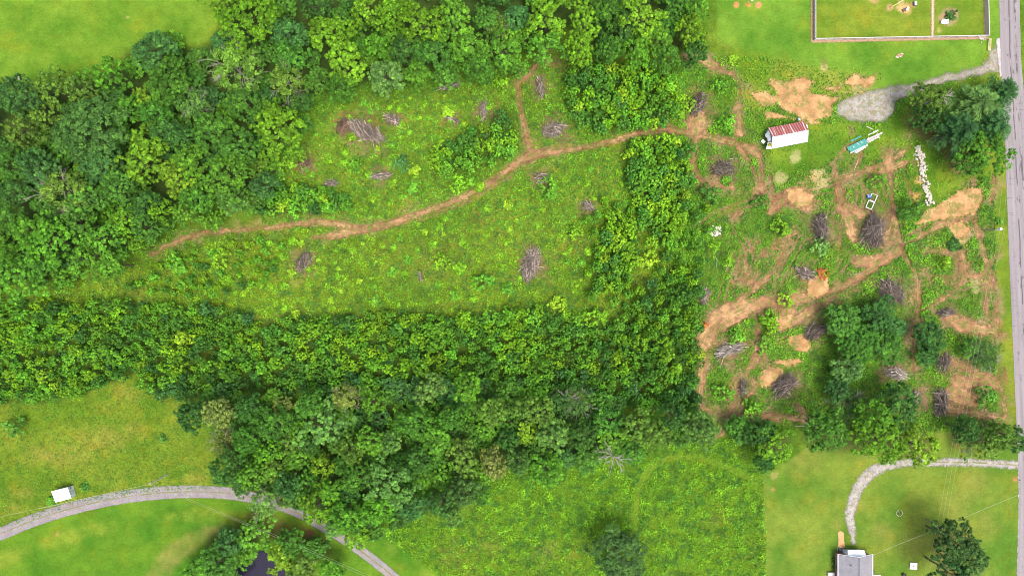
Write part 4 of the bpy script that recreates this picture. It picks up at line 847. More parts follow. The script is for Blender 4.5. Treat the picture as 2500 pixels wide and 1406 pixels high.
for px, py, r, zn in indiv:
    c = pickc(px, py)
    zt = ZT[zn] if zn != 'main' else ZT[zn] + ', ' + ('left end' if px < 330 else 'left of centre' if px < 720 else 'centre part' if px < 1150 else 'right of centre' if px < 1500 else 'right end')
    plant(px, py, r, 'sapling', c, f"{CW[c][0]} young tree {zt}", 'young tree', f"{CW[c][0]} young trees {zt}", rng.uniform(1.05, 1.6), 'young_tree', 1.15)
Vs, vs2, cs = [], [], []
def add_mass(px, py, r, c, hs=1.0, sgn=SAP_V):
    R0, V, v = sgn[int(fr.integers(len(sgn)))]; s = r * PX / R0; a = fr.random() * 6.28; ca, sa = math.cos(a), math.sin(a)
    w = P(px, py, 2.0 * s * hs); W = V.copy(); W[:, :, 0] = (V[:, :, 0] * ca - V[:, :, 1] * sa) * s + w.x; W[:, :, 1] = (V[:, :, 0] * sa + V[:, :, 1] * ca) * s + w.y; W[:, :, 2] = V[:, :, 2] * s * hs
    Vs.append(W); vs2.append(v); b = np.array(CW[c][1]) * fr.uniform(.85, 1.15) * (1 + (fr.random(3) - .5) * [.16, .08, .2]); cs.append(np.tile(b, (len(v), 1)))
for px, py, r, zn in rest: add_mass(px, py, r, pickc(px, py), fr.uniform(.95, 1.6))
for zn in THICKETS:      # low understorey between the stems, coloured dark to deepen the shaded gaps
    a = np.array(THICKETS[zn]); lo, hi = a.min(0), a.max(0); m = int((hi - lo).prod() / 900)
    C = fr.random((m, 2)) * (hi - lo) + lo; g = (C - [1250, 703]) * [PX, -PX]; D = sdf_poly(g[:, 0], g[:, 1], THICKETS[zn]) / PX
    for (px, py), d in zip(C, D):
        if d > 4 and zn not in ('loose', 'leftend'): add_mass(px, py, fr.uniform(8, 14), 'DDDM'[int(fr.integers(4))], .4)
me = quads_mesh('young_growth', np.concatenate(Vs), {'v': np.concatenate(vs2), 'col': np.concatenate(cs)})
tag(link('young_growth', me, mats=(LEAFS,)), 'dense low young growth between the larger saplings of the thickets', 'undergrowth', kind='stuff')

# ---- ground cover of weeds: nobody could count these
def weeds(name, label, box, dens, size, hmax, pal, thr=.0, patch=3.5, seed=1, clump=.5, cat='weeds'):
    r = np.random.default_rng(seed); x0, y1 = G(box[0], box[1]); x1, y0 = G(box[2], box[3])
    n = int((x1 - x0) * (y1 - y0) * dens); x = r.uniform(x0, x1, n); y = r.uniform(y0, y1, n)
    c, wd = ground_fields(x, y); nz = fbm(x, y, patch, seed + 50, 3); sc_ = f_soil(x, y); sc2 = f_clay(x, y)
    keep = (r.random(n) < wd * np.clip((nz - thr) * 4, 0, 1)) & (sc_ < .25 * (nz - .5) - .1) & (sc2 < .3) & (f_ruts(x, y) < -.05 + (nz - .55)) & (sdf_poly(x, y, GRAVEL_PAD) < 0) & (x < 118.3)
    x, y, nz = x[keep], y[keep], nz[keep]; n = len(x)
    hb = hmax * np.clip((nz - .35) * 2.6, .12, 1)
    z = hb * (.3 + .7 * r.random(n)); C = np.stack([x, y, z], 1)
    N = unit(rand_dir(n, r) * .75 + [0, 0, 1]); V = leaves(C, N, size * (.6 + .8 * r.random(n)), r, .62)
    V[:, :, 2] = np.maximum(V[:, :, 2], .03)
    P_ = np.array([CW[k][1] if isinstance(k, str) else k for k in pal]); k1 = fbm(x, y, 1.3, seed + 60, 2)
    ix = np.clip(((k1 - .5) * 3.0 + .5) * len(pal) + r.normal(size=n) * .7, 0, len(pal) - 1).astype(int)
    col = P_[ix] * (.85 + .3 * r.random((n, 1)))
    v = np.clip(.5 + (r.random(n) - .5) * .4 + (nz - .5) * .9, 0, 1)
    me = quads_mesh(name, V, {'v': v, 'col': col})
    return tag(link(name, me, mats=(LEAFS,)), label, cat, kind='stuff')
dry = (.20, .17, .05); yl = (.24, .27, .035)
weeds('clearing_weeds', 'knee-high mixed weeds covering the open middle of the clearing', (0, 560, 1720, 830), 26, .19, .8, ['M', 'O', 'O', 'G', 'L', 'G', 'O', 'L', 'L', 'L'], -.12, 1.3, 1)
weeds('slope_weeds', 'bright leafy weeds on the slope above and along the long trail', (640, 150, 1720, 560), 26, .20, .8, ['M', 'G', 'G', 'L', 'L', 'G', 'O', 'G'], -.02, 1.6, 2)
weeds('cleared_ground_weeds', 'dense vivid regrowth between the tracks of the cleared ground', (1640, 140, 2460, 1060), 30, .19, .8, ['M', 'G', 'G', 'G', 'L', 'G', 'L', 'G'], .08, 4, 3)
weeds('field_weeds', 'waist-high weeds covering the unmown field at the bottom', (900, 1070, 1872, 1450), 28, .19, .8, ['M', 'G', 'L', 'G', 'L', 'L', 'G', 'L'], -.08, 1.4, 4)
weeds('hay_weeds', 'thin tussocks scattered through the hay field on the left', (-60, 880, 560, 1290), 26, .15, .4, ['M', 'O', 'O', 'G', 'O', 'M'], .15, 3, 5, cat='tussocks')
# ================================================================== BRUSH PILES
def brush(px, py, L, W, ang, tone, label, n=None, green=False, hmax=None):
    """heap of cut branches; L, W in photograph pixels, ang in degrees counter-clockwise"""
    r = random.Random(px * 7 + py); L *= PX; W *= PX; n = n or int(60 + L * W * 6.5); hm = hmax or min(2.0, .35 * min(L, W) + .3); mb = MB(); bund = [r.gauss(0, .25), r.gauss(0, .5), r.gauss(.5, .4), r.gauss(-.6, .4)]
    for i in range(n):
        mb.v = .9 if r.random() < .16 else .7 * r.random() ** 1.5
        u = r.uniform(-1, 1); v = r.uniform(-1, 1)
        if u * u + v * v > .55 + .6 * vnoise(np.array(u * 1.6 + px), np.array(v * 1.6), 1, 3): continue
        z = hm * (1 - .75 * (u * u + v * v)) * r.uniform(.25, 1) + .08
        a = r.gauss(0, .3) + bund[r.randrange(4)]; l = r.uniform(.18, .5) * L * (.95 - .3 * abs(u)); rd = r.choice([.03, .04, .05, .07, .10])
        c = Vector((u * L * .42, v * W * .42, z)); d = Vector((math.cos(a), math.sin(a), r.uniform(-.25, .2))) * l / 2
        k = Vector((r.uniform(-.1, .1), r.uniform(-.1, .1), r.uniform(-.03, .1))) * l
        mb.path([c - d, c + k * .5, c + d], rd, rd * .35, 4)
        if r.random() < .5:
            a2 = a + r.choice((-1, 1)) * r.uniform(.3, .9); mb.tube(c + k * .5, c + k * .5 + Vector((math.cos(a2), math.sin(a2), r.uniform(-.1, .35))) * l * .4, rd * .6, rd * .25, 3)
    # a few butts and twigs that reach out of the heap
    for i in range(3):
        mb.v = r.uniform(.4, 1)
        a = r.gauss(0, .7) + r.choice((0, math.pi)); c = Vector((math.cos(a) * L * .3, math.sin(a) * W * .32, hm * .3)); d = Vector((math.cos(a), math.sin(a), r.uniform(-.1, .3)))
        mb.path([c, c + d * L * .14 + Vector((0, 0, .1)), c + d * L * r.uniform(.2, .34)], .06, .02, 4)
    o = mb.build('brush_pile', STICK[tone]); g = P(px, py, hm * .5); o.location = (g.x, g.y, 0); o.rotation_euler.z = math.radians(ang)
    # litter and fines under the sticks
    tag(o, label, 'brush pile', 'piles of cleared brush')
    return o
BR = [(1703,252,78,46,38,'d','dark brush pile beside the thicket above the main track junction'),(1768,412,66,42,5,'d','dark brush pile above the bare loop of soil with pale poles beside it'),(1352,316,72,36,12,'g','grey-tan brush pile right of the north spur above the main trail'),
 (1320,213,64,22,-80,'g','narrow upright grey brush pile on the grass right of the north spur'),(1180,272,66,18,85,'g','narrow brush row left of the north spur'),(895,322,112,42,-22,'g','long scattered brush heap in the upper clearing'),(838,308,52,36,65,'b','reddish-brown twig heap at the end of the long scattered brush heap'),
 (960,292,60,22,-35,'g','thin stick scatter in the upper clearing'),(1105,293,40,16,-20,'g','small stick scatter near the yellow shrub of the upper clearing'),(1100,209,72,12,14,'g','low stick row under the edge of the upper woods'),(745,400,48,34,70,'b','brown twig heap at the inner edge of the woods'),(808,447,48,18,0,'g','flat stick scatter below the woods edge'),
 (928,430,62,18,10,'g','flat stick scatter in the lower part of the upper clearing'),(1320,433,44,32,0,'g','small round grey brush pile just below the main trail'),(1438,503,44,26,-25,'g','small grey stick heap in the middle slope'),(1298,645,92,48,72,'g','tall pointed brush heap in the middle of the clearing'),
 (740,640,62,36,60,'d','old brush heap with green shoots below the long trail'),(2005,556,86,48,-85,'d','oval grey-brown brush pile left of the wide wheel track'),(2135,560,104,66,78,'d','largest brush pile, just below the white wooden frame'),(1968,668,62,34,-25,'g','brush pile left of the rusty orange dead foliage'),
 (2178,713,88,62,-40,'d','brush pile right above the big dark tree clump'),(1992,808,64,44,30,'d','brush pile touching the left side of the big dark tree clump'),(1783,855,92,34,22,'p','bleached fan-shaped brush pile in the lower left of the cleared ground'),(1917,940,84,58,45,'d','brush pile beside the lowest orange clay mound'),
 (1815,945,54,22,80,'d','small upright brush pile left of the lowest clay mound'),(2190,912,66,36,-8,'p','bleached brush pile below the big dark tree clump'),(2175,888,44,32,20,'b','brown brush pile directly above the bleached one'),(2307,885,54,34,70,'d','brush pile below the dark tree near the road'),(2300,982,82,40,80,'d','upright dark brush pile beside the bare red ground'),
 (2232,975,56,44,40,'g','loose stick heap left of the upright dark pile'),(2312,763,50,28,10,'d','low dark brush pile above the dark tree near the road'),(1027,676,28,10,-75,'g','tiny stick heap left of the middle of the clearing'),(1722,722,52,16,80,'g','stick heap at the right edge of the thicket'),(2125,990,1,1,0,'g','')]
for b in BR:
    if b[2] > 5: brush(*b)
# rusty dead foliage on the brush
def rusty(px, py, r, label):
    V, v = crown(r * PX, 1.2, px, lobes=7, tufts=6, per=16, leaf=.18, lobe_r=.42)
    me = quads_mesh('dead_foliage', V, {'v': v, 'col': np.tile(np.array([(.32, .115, .035)]), (len(v), 1))}); o = link('dead_foliage', me, mats=(LEAFS,)); g = P(px, py, .6); o.location = (g.x, g.y, .05)
    tag(o, label, 'dead foliage')
rusty(2008, 668, 19, 'rusty orange dead foliage lying on the end of a brush pile')
rusty(1722, 793, 8, 'small patch of rust-red dead foliage at the thicket edge')
DEADB = simple('dead_bark', (.30, .27, .23), .9, .3, 5)
# leaning dead tree on the field border, bare branches near the trail corner
def deadtree(px, py, R, label, seed, bend=.3, lean=(0, 0)):
    r = random.Random(seed); root = empty('dead_tree', (P(px, py, 6).x, P(px, py, 6).y, 0), 0, label=label, cat='dead tree')
    mb = MB(); mb.path([(0, 0, -.1), (.2, .1, 4.2), (.3, -.1, 8)], .24, .14, 7); mb.build('trunk', DEADB, root)
    for i in range(14):
        a = 2.0 + i * .37 + r.uniform(-.3, .3); L = R * r.uniform(.45, 1.0); m = MB(); b0 = Vector((.25, 0, 6.2 + i * .2))
        e = b0 + Vector((math.cos(a), math.sin(a), .25)) * L; md = (b0 + e) / 2 + Vector((r.uniform(-.2, .2), r.uniform(-.2, .2), .5))
        m.path([b0, b0.lerp(md, .5) + Vector((r.uniform(-.15, .15), r.uniform(-.15, .15), .1)), md, md.lerp(e, .5) + Vector((r.uniform(-.2, .2), r.uniform(-.2, .2), 0)), e], .08, .015, 5)
        for j in range(7):
            t = r.uniform(.25, 1); s0 = b0.lerp(md, t * 2) if t < .5 else md.lerp(e, t * 2 - 1); a2 = a + r.uniform(-.8, .8)
            e2 = s0 + Vector((math.cos(a2), math.sin(a2), r.uniform(-.1, .4))) * L * r.uniform(.2, .4); m.path([s0, (s0 + e2) / 2 + Vector((0, 0, .06)), e2], .04, .012, 4)
            a3 = a2 + r.uniform(-.7, .7); m.tube((s0 + e2) / 2, (s0 + e2) / 2 + Vector((math.cos(a3), math.sin(a3), .2)) * L * .16, .02, .01, 3)
        m.build('branch', DEADB, root)
deadtree(1492, 1108, 3.9, 'bare white-branched dead tree on the border of the lower woods and the field', 5)
deadtree(1388, 968, 2.6, 'small bare grey-twigged tree deep in the thicket', 9)
deadtree(2284, 242, 2.2, 'bare forked dead tree standing inside the olive tree by the drive', 12)
# ================================================================== ROCKS
ROCKM = simple('white_limestone', (.48, .43, .37), .9, .35, 3.5)
ROCKS = []
for i in range(6):
    bm = bmesh.new(); bmesh.ops.create_icosphere(bm, subdivisions=2, radius=.5); r = random.Random(i)
    cuts = [(Vector((r.uniform(-1, 1), r.uniform(-1, 1), r.uniform(-1, 1))).normalized(), r.uniform(.26, .42)) for _ in range(9)]
    for v in bm.verts:
        for nn, d in cuts:
            q = v.co.dot(nn)
            if q > d: v.co -= nn * (q - d)
        v.co.z *= .7
    me = bpy.data.meshes.new('rock'); bm.to_mesh(me); bm.free(); me.materials.append(ROCKM); ROCKS.append(me)
def rock(px, py, s, z, label, group, mat=None):
    o = bpy.data.objects.new('rock', ROCKS[random.randrange(6)]); COL.objects.link(o); g = P(px, py, z)
    o.location = (g.x, g.y, z); o.rotation_euler = (random.uniform(-.5, .5), random.uniform(-.5, .5), random.uniform(0, 6.28)); o.scale = (s * random.uniform(.8, 1.4), s, s * random.uniform(.7, 1))
    tag(o, label, 'rock', group)
row = smooth_line([(2240,362,10),(2246,385,18),(2254,415,22),(2257,445,20),(2264,470,18),(2272,497,16)], 8)
for i in range(200):
    q = row[random.randrange(len(row))]; lv = random.random()
    rock(q[0] + random.gauss(0, q[2] * .28), q[1] + random.gauss(0, 3), random.choice([.35, .45, .55, .6, .7]), .12 + .35 * lv * max(0, 1), 'broken white limestone rock heaped in the long rubble row', 'rocks of the long rubble row')
for px, py, s, lab in [(2243,364,1.0,'large pale block at the top end of the long rubble row'),(2254,378,1.0,'large square block second from the top of the rubble row'),(2257,408,1.15,'broad white slab in the upper middle of the rubble row'),(2266,450,1.05,'broad pale block in the lower middle of the rubble row')]:
    rock(px, py, s, .55, lab, None)
for i in range(55):
    a = random.uniform(0, 6.28); q = random.random() ** .6
    rock(1744 + math.cos(a) * 19 * q, 563 + math.sin(a) * 15 * q, random.choice([.35, .45, .6, .75]), .15 + .4 * (1 - q), 'pale limestone lump in the round rubble heap left in the clearing', 'rocks of the round rubble heap')
rock(42, 190, 1.5, .35, 'pale boulder at the pasture edge, right of its twin', None); rock(31, 196, 1.2, .3, 'smaller pinkish boulder at the pasture edge by the woods', None)
for i in range(16):
    rock(2396 + random.gauss(0, 6), 95 + random.gauss(0, 2.6), random.uniform(.25, .5), .15, 'pinkish stone in the little heap at the fence corner', 'stones heaped at the fence corner')
for i in range(22):
    t = random.uniform(0, 6.28); rock(2196 + math.cos(t) * 8.5, 136 - math.sin(t) * 3.6 - math.cos(t) * 3, random.uniform(.22, .4), .08, 'small stone edging the oval bed on the upper lawn', 'stones of the oval bed')
def bed(name, pts, z, col, label, cat, h=.08):
    mb = MB(); c = np.mean(np.array(pts, float), 0); P3 = [P(px, py, 0) + Vector((0, 0, z)) for px, py in pts]
    mb.slab(P3, h); o = mb.build(name, simple(name + '_fill', col, .95, .4, 3)); tag(o, label, cat); return o
bed('mulch_bed', [(2196 + math.cos(t) * 9, 136 - math.sin(t) * 3.8 - math.cos(t) * 3) for t in np.linspace(0, 6.28, 16)[:-1]], .09, (.33, .17, .10), 'small oval red mulch bed alone on the upper lawn', 'mulch bed')
bed('mulch_bed', [(2045,1300),(2049,1296),(2055,1296),(2060,1301),(2060,1318),(2063,1334),(2056,1337),(2046,1334),(2047,1316)], .07, (.50, .27, .13), 'long orange-tan mulch bed in front of the brick house', 'mulch bed')
for i in range(14):
    t = i / 14 * 6.28; rock(2196 + math.cos(t) * 8, 1252 + math.sin(t) * 7, .28, .07, 'small stone circling the flower ring on the lower lawn', 'stones of the flower ring')
plant(2196, 1251, 6, 'shrub', 'O', 'olive little plant inside the stone ring on the lower lawn', 'plant', None, .4, 'shrub')
# ================================================================== BARN
def frame2(cx, cy, ang):
    g = P(cx, cy, 0); return g, ang
def gable(root, L, W, eave, ridge, over, wallm, roofs, th=.07, gm=None, skip_south=False):
    """gabled body along local x; roofs = (+y side material, -y side material)"""
    mb = MB(); hw = W / 2; x0, x1 = -L / 2, L / 2; pr = ridge - .06
    mb.face([(x0, -hw, 0), (x1, -hw, 0), (x1, -hw, eave), (x0, -hw, eave)]); mb.face([(x0, hw, 0), (x1, hw, 0), (x1, hw, eave), (x0, hw, eave)])
    mb.face([(x0, -hw, 0), (x0, hw, 0), (x0, hw, eave), (x0, -hw, eave)]); mb.face([(x1, -hw, 0), (x1, hw, 0), (x1, hw, eave), (x1, -hw, eave)])
    mb.build('wall', wallm, root)
    for x in (x0, x1):
        m = MB(); s = .02 if x > 0 else -.02
        m.face([(x + s, -hw, eave), (x + s, hw, eave), (x + s, 0, pr)]); m.build('gable', gm or wallm, root)
    sl = (ridge - eave) / hw; ew = hw + over; ez = eave - sl * over; out = []
    for sgn, mt in ((1, roofs[0]), (-1, roofs[1])):
        m = MB(); a = [(x0 - over, 0, ridge), (x1 + over, 0, ridge), (x1 + over, sgn * ew, ez), (x0 - over, sgn * ew, ez)]
        b = [(p[0], p[1], p[2] - th) for p in a]
        m.face(a); m.face(b[::-1])
        for i in range(4): m.face([a[i], b[i], b[(i + 1) % 4], a[(i + 1) % 4]])
        out.append(m.build('roof', mt, root))
    return out
n = NB('rusted_red_roofing'); oc = n.obc(); sx = n.n('ShaderNodeSeparateXYZ'); n.l(oc, sx.inputs[0])
st = n.noise(n.scl(oc, (2.2, .12, .12)), 1, 3); st2 = n.noise(n.scl(oc, (9, .5, .5)), 1, 3); fi = n.noise(oc, 4, 4)
c = n.ramp(n.math('ADD', n.math('MULTIPLY', st2, .6), n.math('MULTIPLY', fi, .4)), [(.35, (.19, .045, .045)), (.65, (.34, .10, .085))])
c = n.mix(n.step(st, .60, .64), c, (.62, .55, .52)); rb = n.math('SINE', n.math('MULTIPLY', sx.outputs[0], 6.283 / .62)); c = n.mix(n.step(rb, .93, .99), c, (.6, .42, .40))
n.bsdf(c, .6, bump=rb, bs=.6, bd=.05, spec=.3); RUST = n.m
n = NB('pale_blue_roofing'); oc = n.obc(); sx = n.n('ShaderNodeSeparateXYZ'); n.l(oc, sx.inputs[0]); fi = n.noise(oc, 2.5, 5); rb = n.math('SINE', n.math('MULTIPLY', sx.outputs[0], 6.283 / .5))
c = n.ramp(fi, [(.3, (.36, .43, .47)), (.7, (.46, .53, .57))]); c = n.mix(n.math('MULTIPLY', n.step(rb, .9, .99), .25), c, (.40, .47, .52))
n.bsdf(c, .45, bump=rb, bs=.35, bd=.03, spec=.4); BLUE = n.m
WHITE = simple('white_painted_metal', (.72, .74, .74), .5, .08, 2); GREYW = simple('greyed_white_boards', (.5, .52, .54), .8, .25, 4)
b = empty('barn', P(1907, 334, 0), math.radians(11), label='small barn with one rusty red and one pale blue-white roof slope', cat='barn')
b.location = (P(1915, 332, 0).x, P(1915, 332, 0).y - .25, 0)
rf = gable(b, 8.3, 4.6, 2.3, 3.7, .25, GREYW, (RUST, BLUE))
rf[0]['label'] = 'rusty red ribbed roof slope'; rf[1]['label'] = 'pale blue-white roof slope'
m = MB(); m.slab([(-4.4, -2.55, 2.32), (-4.45, -1.0, 2.6), (-5.1, -.9, 1.9), (-5.55, -2.3, 1.5)], .05); m.build('hanging_sheet', WHITE, b)
m = MB(); m.slab([(-4.4, .9, 2.9), (-4.4, 1.9, 2.3), (-5.2, 1.2, 1.6), (-5.2, .3, 1.8)], .05); m.slab([(-4.4, -.6, 2.7), (-4.4, .7, 2.8), (-4.95, .6, 2.0), (-4.95, -.7, 1.9)], .05); m.build('loose_siding', GREYW, b)
m = MB(); m.box((-5.5, -.2, .5), (.75, .95, .06), rz=.6, rx=.15); m.build('fallen_panel', WHITE, b)
m = MB(); m.box((4.65, 1.0, 1.55), (.75, .95, .9)); m.box((4.65, 1.0, 2.03), (.85, 1.05, .06)); m.build('side_box', WHITE, b)
V, v = crown(.6, .5, 3, lobes=6, tufts=5, per=10, leaf=.12); me = quads_mesh('moss', V, {'v': v, 'col': np.tile(np.array([(.22, .21, .03)]), (len(v), 1))}); o = link('moss', me, b, (LEAFS,)); o.location = (-4.75, -1.5, 2.1)
mb = MB(); mb.lathe([(.28, 0), (.30, .45), (.30, .8), (.22, .84)], seg=14); o = mb.build('barrel', simple('grey_blue_plastic', (.30, .36, .42), .5, .1, 3)); g = P(1948, 293, 0); o.location = g; tag(o, 'grey-blue barrel standing behind the upper right corner of the barn', 'barrel')
mb = MB(); mb.lathe([(.2, 0), (.33, .03), (.33, .16), (.2, .2)], seg=14); o = mb.build('tyre', simple('black_rubber', (.02, .02, .022), .8, .2, 6)); o.location = P(1943, 294, 0); tag(o, 'black tyre lying next to the barrel behind the barn', 'tyre')
# ---- white metal shed
b = empty('shed', P(160, 1203, 0), math.radians(14), label='small white metal shed beside the gravel lane', cat='shed'); b.location = P(164, 1201, 0)
mb = MB(); Ls, Ws = 3.7, 2.55
for a, q in (((-Ls/2, -Ws/2), (Ls/2, -Ws/2)), ((Ls/2, -Ws/2), (Ls/2, Ws/2)), ((Ls/2, Ws/2), (-Ls/2, Ws/2)), ((-Ls/2, Ws/2), (-Ls/2, -Ws/2))):
    mb.face([(*a, 0), (*q, 0), (*q, 2.0), (*a, 2.0)])
mb.build('wall', simple('shed_siding', (.55, .56, .58), .6, .1, 3), b)
mb = MB(); mb.slab([(-Ls/2-.15, -Ws/2-.15, 1.95), (Ls/2+.15, -Ws/2-.15, 1.95), (Ls/2+.15, Ws/2+.15, 2.35), (-Ls/2-.15, Ws/2+.15, 2.35)], .06); mb.build('roof', simple('white_shed_roof', (.85, .86, .86), .5, .05, 2), b)
mb = MB(); mb.box((Ls/2 + .02, -.1, 1.0), (.05, .9, 1.9)); mb.build('door', simple('shed_door', (.42, .43, .45), .6, .1, 3), b)
mb = MB(); mb.box((Ls/2 + .035, .95, 1.2), (.04, .5, .5)); mb.build('window', simple('dusty_pane', (.16, .18, .2), .3, .1, 3), b)
# ================================================================== HOUSE
n = NB('red_brick'); oc = n.obc(); bt = n.n('ShaderNodeTexBrick'); bt.inputs['Scale'].default_value = 4; bt.inputs['Color1'].default_value = (.36, .12, .08, 1); bt.inputs['Color2'].default_value = (.27, .09, .065, 1); bt.inputs['Mortar'].default_value = (.4, .33, .28, 1)
sx = n.n('ShaderNodeSeparateXYZ'); n.l(oc, sx.inputs[0]); cb = n.n('ShaderNodeCombineXYZ'); n.l(n.math('ADD', sx.outputs[0], sx.outputs[1]), cb.inputs[0]); n.l(sx.outputs[2], cb.inputs[1]); n.l(cb.outputs[0], bt.inputs['Vector']); n.bsdf(bt.outputs[0], .9); BRICK = n.m
n = NB('grey_shingles'); oc = n.obc(); bt = n.n('ShaderNodeTexBrick'); bt.inputs['Scale'].default_value = 3; bt.inputs['Color1'].default_value = (.19, .185, .205, 1); bt.inputs['Color2'].default_value = (.235, .23, .25, 1); bt.inputs['Mortar'].default_value = (.15, .145, .16, 1); bt.inputs['Mortar Size'].default_value = .02
n.l(oc, bt.inputs['Vector']); fi = n.noise(oc, 9, 5, .8); md = n.noise(oc, .8, 4); c = n.mix(1.0, bt.outputs[0], n.ramp(fi, [(.3, .8), (.7, 1.2)]), 'MULTIPLY'); c = n.mix(1.0, c, n.ramp(md, [(.3, .9), (.7, 1.12)]), 'MULTIPLY'); n.bsdf(c, .9, bump=fi, bs=.3, spec=.15); SHING = n.m
VINYL = simple('white_vinyl_siding', (.80, .81, .81), .6, .05, 3); CONC = simple('pale_concrete', (.5, .48, .45), .9, .2, 3)
hx, hy = 82.6, -71.0
b = empty('brick_house', (hx, hy, 0), math.radians(90), label='brick house with a grey shingle gable roof cut by the bottom edge', cat='house')
rf = gable(b, 13.2, 7.7, 2.6, 4.35, .28, BRICK, (SHING, SHING), .12, VINYL)
for s in (1, -1):
    m = MB(); m.box((0, s * 4.19, 2.42), (14.1, .12, .12)); m.build('gutter', VINYL, b)
    m = MB(); m.slab([(7.02, 0, 4.40), (7.08, 0, 4.40), (7.08, s * 4.28, 2.50), (7.02, s * 4.28, 2.50)][::s], .2); m.build('fascia', VINYL, b)
m = MB(); m.box((0, 0, 4.37), (13.9, .22, .06)); m.build('ridge_cap', simple('dark_ridge', (.12, .12, .14), .9, .2, 5), b)
m = MB(); m.box((6.66, -.2, 1.1), (.12, 4.1, 2.2)); m.build('garage_door', simple('white_garage_door', (.82, .82, .82), .5, .05, 2), b)
m = MB(); m.slab([(6.7, -2.4, 3.0), (7.95, -2.2, 2.35), (7.95, 1.8, 2.35), (6.7, 2.0, 3.0)], .06); m.build('added_awning', simple('added_white_awning', (.80, .81, .81), .5, .05, 3), b)  # sloped awning added so this end catches light and reads bright white
m = MB(); m.box((6.95, -.2, .06), (.7, 4.3, .12)); m.build('door_apron', CONC, b)
m = MB(); m.tube((4.9, 1.7, 3.4), (4.9, 1.7, 4.1), .09, .09, 8); m.build('vent_pipe', simple('black_pipe', (.02, .02, .025), .5, .1, 4), b)
m = MB(); m.box((1.3, 4.9, .3), (1.0, 1.5, .6)); m.box((1.3, 4.9, .64), (1.1, 1.6, .08)); m.build('stoop', CONC, b)
m = MB(); m.box((.8, -5.2, 2.5), (2.4, 1.8, .12)); m.build('porch_roof', simple('white_porch_roof', (.7, .72, .75), .6, .1, 3), b)
for xx in (-.2, 1.8):
    m = MB(); m.box((xx, -5.9, 1.23), (.14, .14, 2.44)); m.build('porch_post', VINYL, b)
m = MB(); m.box((3.5, 3.88, 1.5), (1.2, .06, 1.1)); m.build('window', simple('house_pane', (.08, .1, .12), .2, .1, 3), b)
ac = empty('air_conditioner', P(2052, 1340, 0), 0, label='dark air conditioner unit against the end wall of the brick house', cat='air conditioner'); ac.location = (79.9, -63.75, 0)
m = MB(); m.box((0, 0, .4), (.8, .75, .7), bev=.05); m.build('casing', simple('dark_casing', (.07, .06, .06), .6, .2, 5), ac)
m = MB(); m.lathe([(.28, 0), (.3, .04), (.05, .07)], (0, 0, .75)); m.build('fan_grille', simple('grille', (.03, .03, .03), .5, .2, 5), ac)
m = MB(); m.box((0, 0, .03), (.95, .9, .06)); m.build('base_slab', CONC, ac)
for i, (py, r) in enumerate([(1362, 5), (1372, 5), (1384, 5)]): plant(2036, py, r, 'shrub', 'D', ['dark green shrub nearest the corner of the brick house', 'dark green shrub in the middle along the brick wall', 'dark green shrub beside the concrete stoop of the house'][i], 'shrub', None, .5, 'shrub')
# white board with dark scribbled pattern lying on the lawn
b = empty('white_panel', P(2229, 1380, 0), -.06, label='square white panel with dark branching marks lying on the lower lawn', cat='panel')
m = MB(); m.box((0, 0, .22), (1.75, 1.6, .06), bev=.01); m.build('top', simple('white_board', (.86, .86, .84), .5, .04, 3), b)
for q in ((-.7, -.6), (.7, -.6), (-.7, .6), (.7, .6)):
    m = MB(); m.box((q[0], q[1], .1), (.1, .1, .2)); m.build('leg', GREYW, b)
m = MB(); rr = random.Random(4)
for i in range(15):
    x, y = .2 + rr.uniform(-.4, .4), rr.uniform(-.4, .35); m.box((x, y, .256), (rr.uniform(.08, .3), rr.uniform(.04, .1), .01), rz=rr.uniform(0, 3))
m.build('marking', simple('dark_marks', (.05, .06, .055), .8, .2, 4), b)
b = empty('fire_pit', P(2205, 1402, 0), 0, label='black kettle-like fire bowl near the bottom edge beside the white panel', cat='fire bowl')
m = MB(); m.lathe([(.15, .2), (.42, .4), (.5, .6), (.46, .62), (.3, .45), (.05, .4)]); m.build('bowl', simple('black_iron', (.02, .018, .018), .6, .2, 5), b)
for k in range(3):
    a = k * 2.09; m = MB(); m.tube((.2 * math.cos(a), .2 * math.sin(a), .3), (.4 * math.cos(a), .4 * math.sin(a), 0), .025); m.build('leg', MATS['black_iron'], b)
# ================================================================== UPPER YARD
FW = simple('weathered_fence_boards', (.44, .38, .34), .9, .3, 5); FT = simple('pale_fence_rail', (.55, .5, .46), .8, .2, 4)
def fence(a, q, label, h=1.25):
    A, B = P(*a, 0), P(*q, 0); d = B - A; L = d.length; root = empty('fence', A, math.atan2(d.y, d.x), label=label, cat='fence', group='board fence runs round the upper yard')
    npst = int(L / 2.4) + 1
    for i in range(npst):
        m = MB(); m.box((L * i / (npst - 1), 0, (h + .08) / 2), (.11, .11, h + .08)); m.build('post', FT, root)
    for z in (.3, h - .12):
        m = MB(); m.box((L / 2, .07, z), (L - .12, .04, .1)); m.build('rail', FT, root)
    m = MB(); x = .1
    while x < L - .05:
        m.box((x, .105, h / 2 - .02), (.125, .022, h - .1)); x += .15
    m.build('board_panel', FW, root)
    m = MB(); m.box((L / 2, .04, h + .1), (L + .1, .14, .035)); m.build('top_rail', FT, root)
W0, W1, W2, W3 = (1985.5, -40), (1985.5, 100), (2407.5, 92), (2403.5, -40)
fence(W0, W1, 'left run of the weathered board fence round the upper yard'); fence(W1, W2, 'long lower run of the weathered board fence round the upper yard'); fence(W2, W3, 'right run of the weathered board fence, nearest the road')
n = NB('bed_soil'); p = n.pos(); fi = n.noise(p, 3, 5, .7); c = n.ramp(fi, [(.3, (.22, .14, .09)), (.7, (.42, .28, .18))]); n.bsdf(c, .95, bump=fi, alpha=edge_alpha(n, .8, .15, 2))
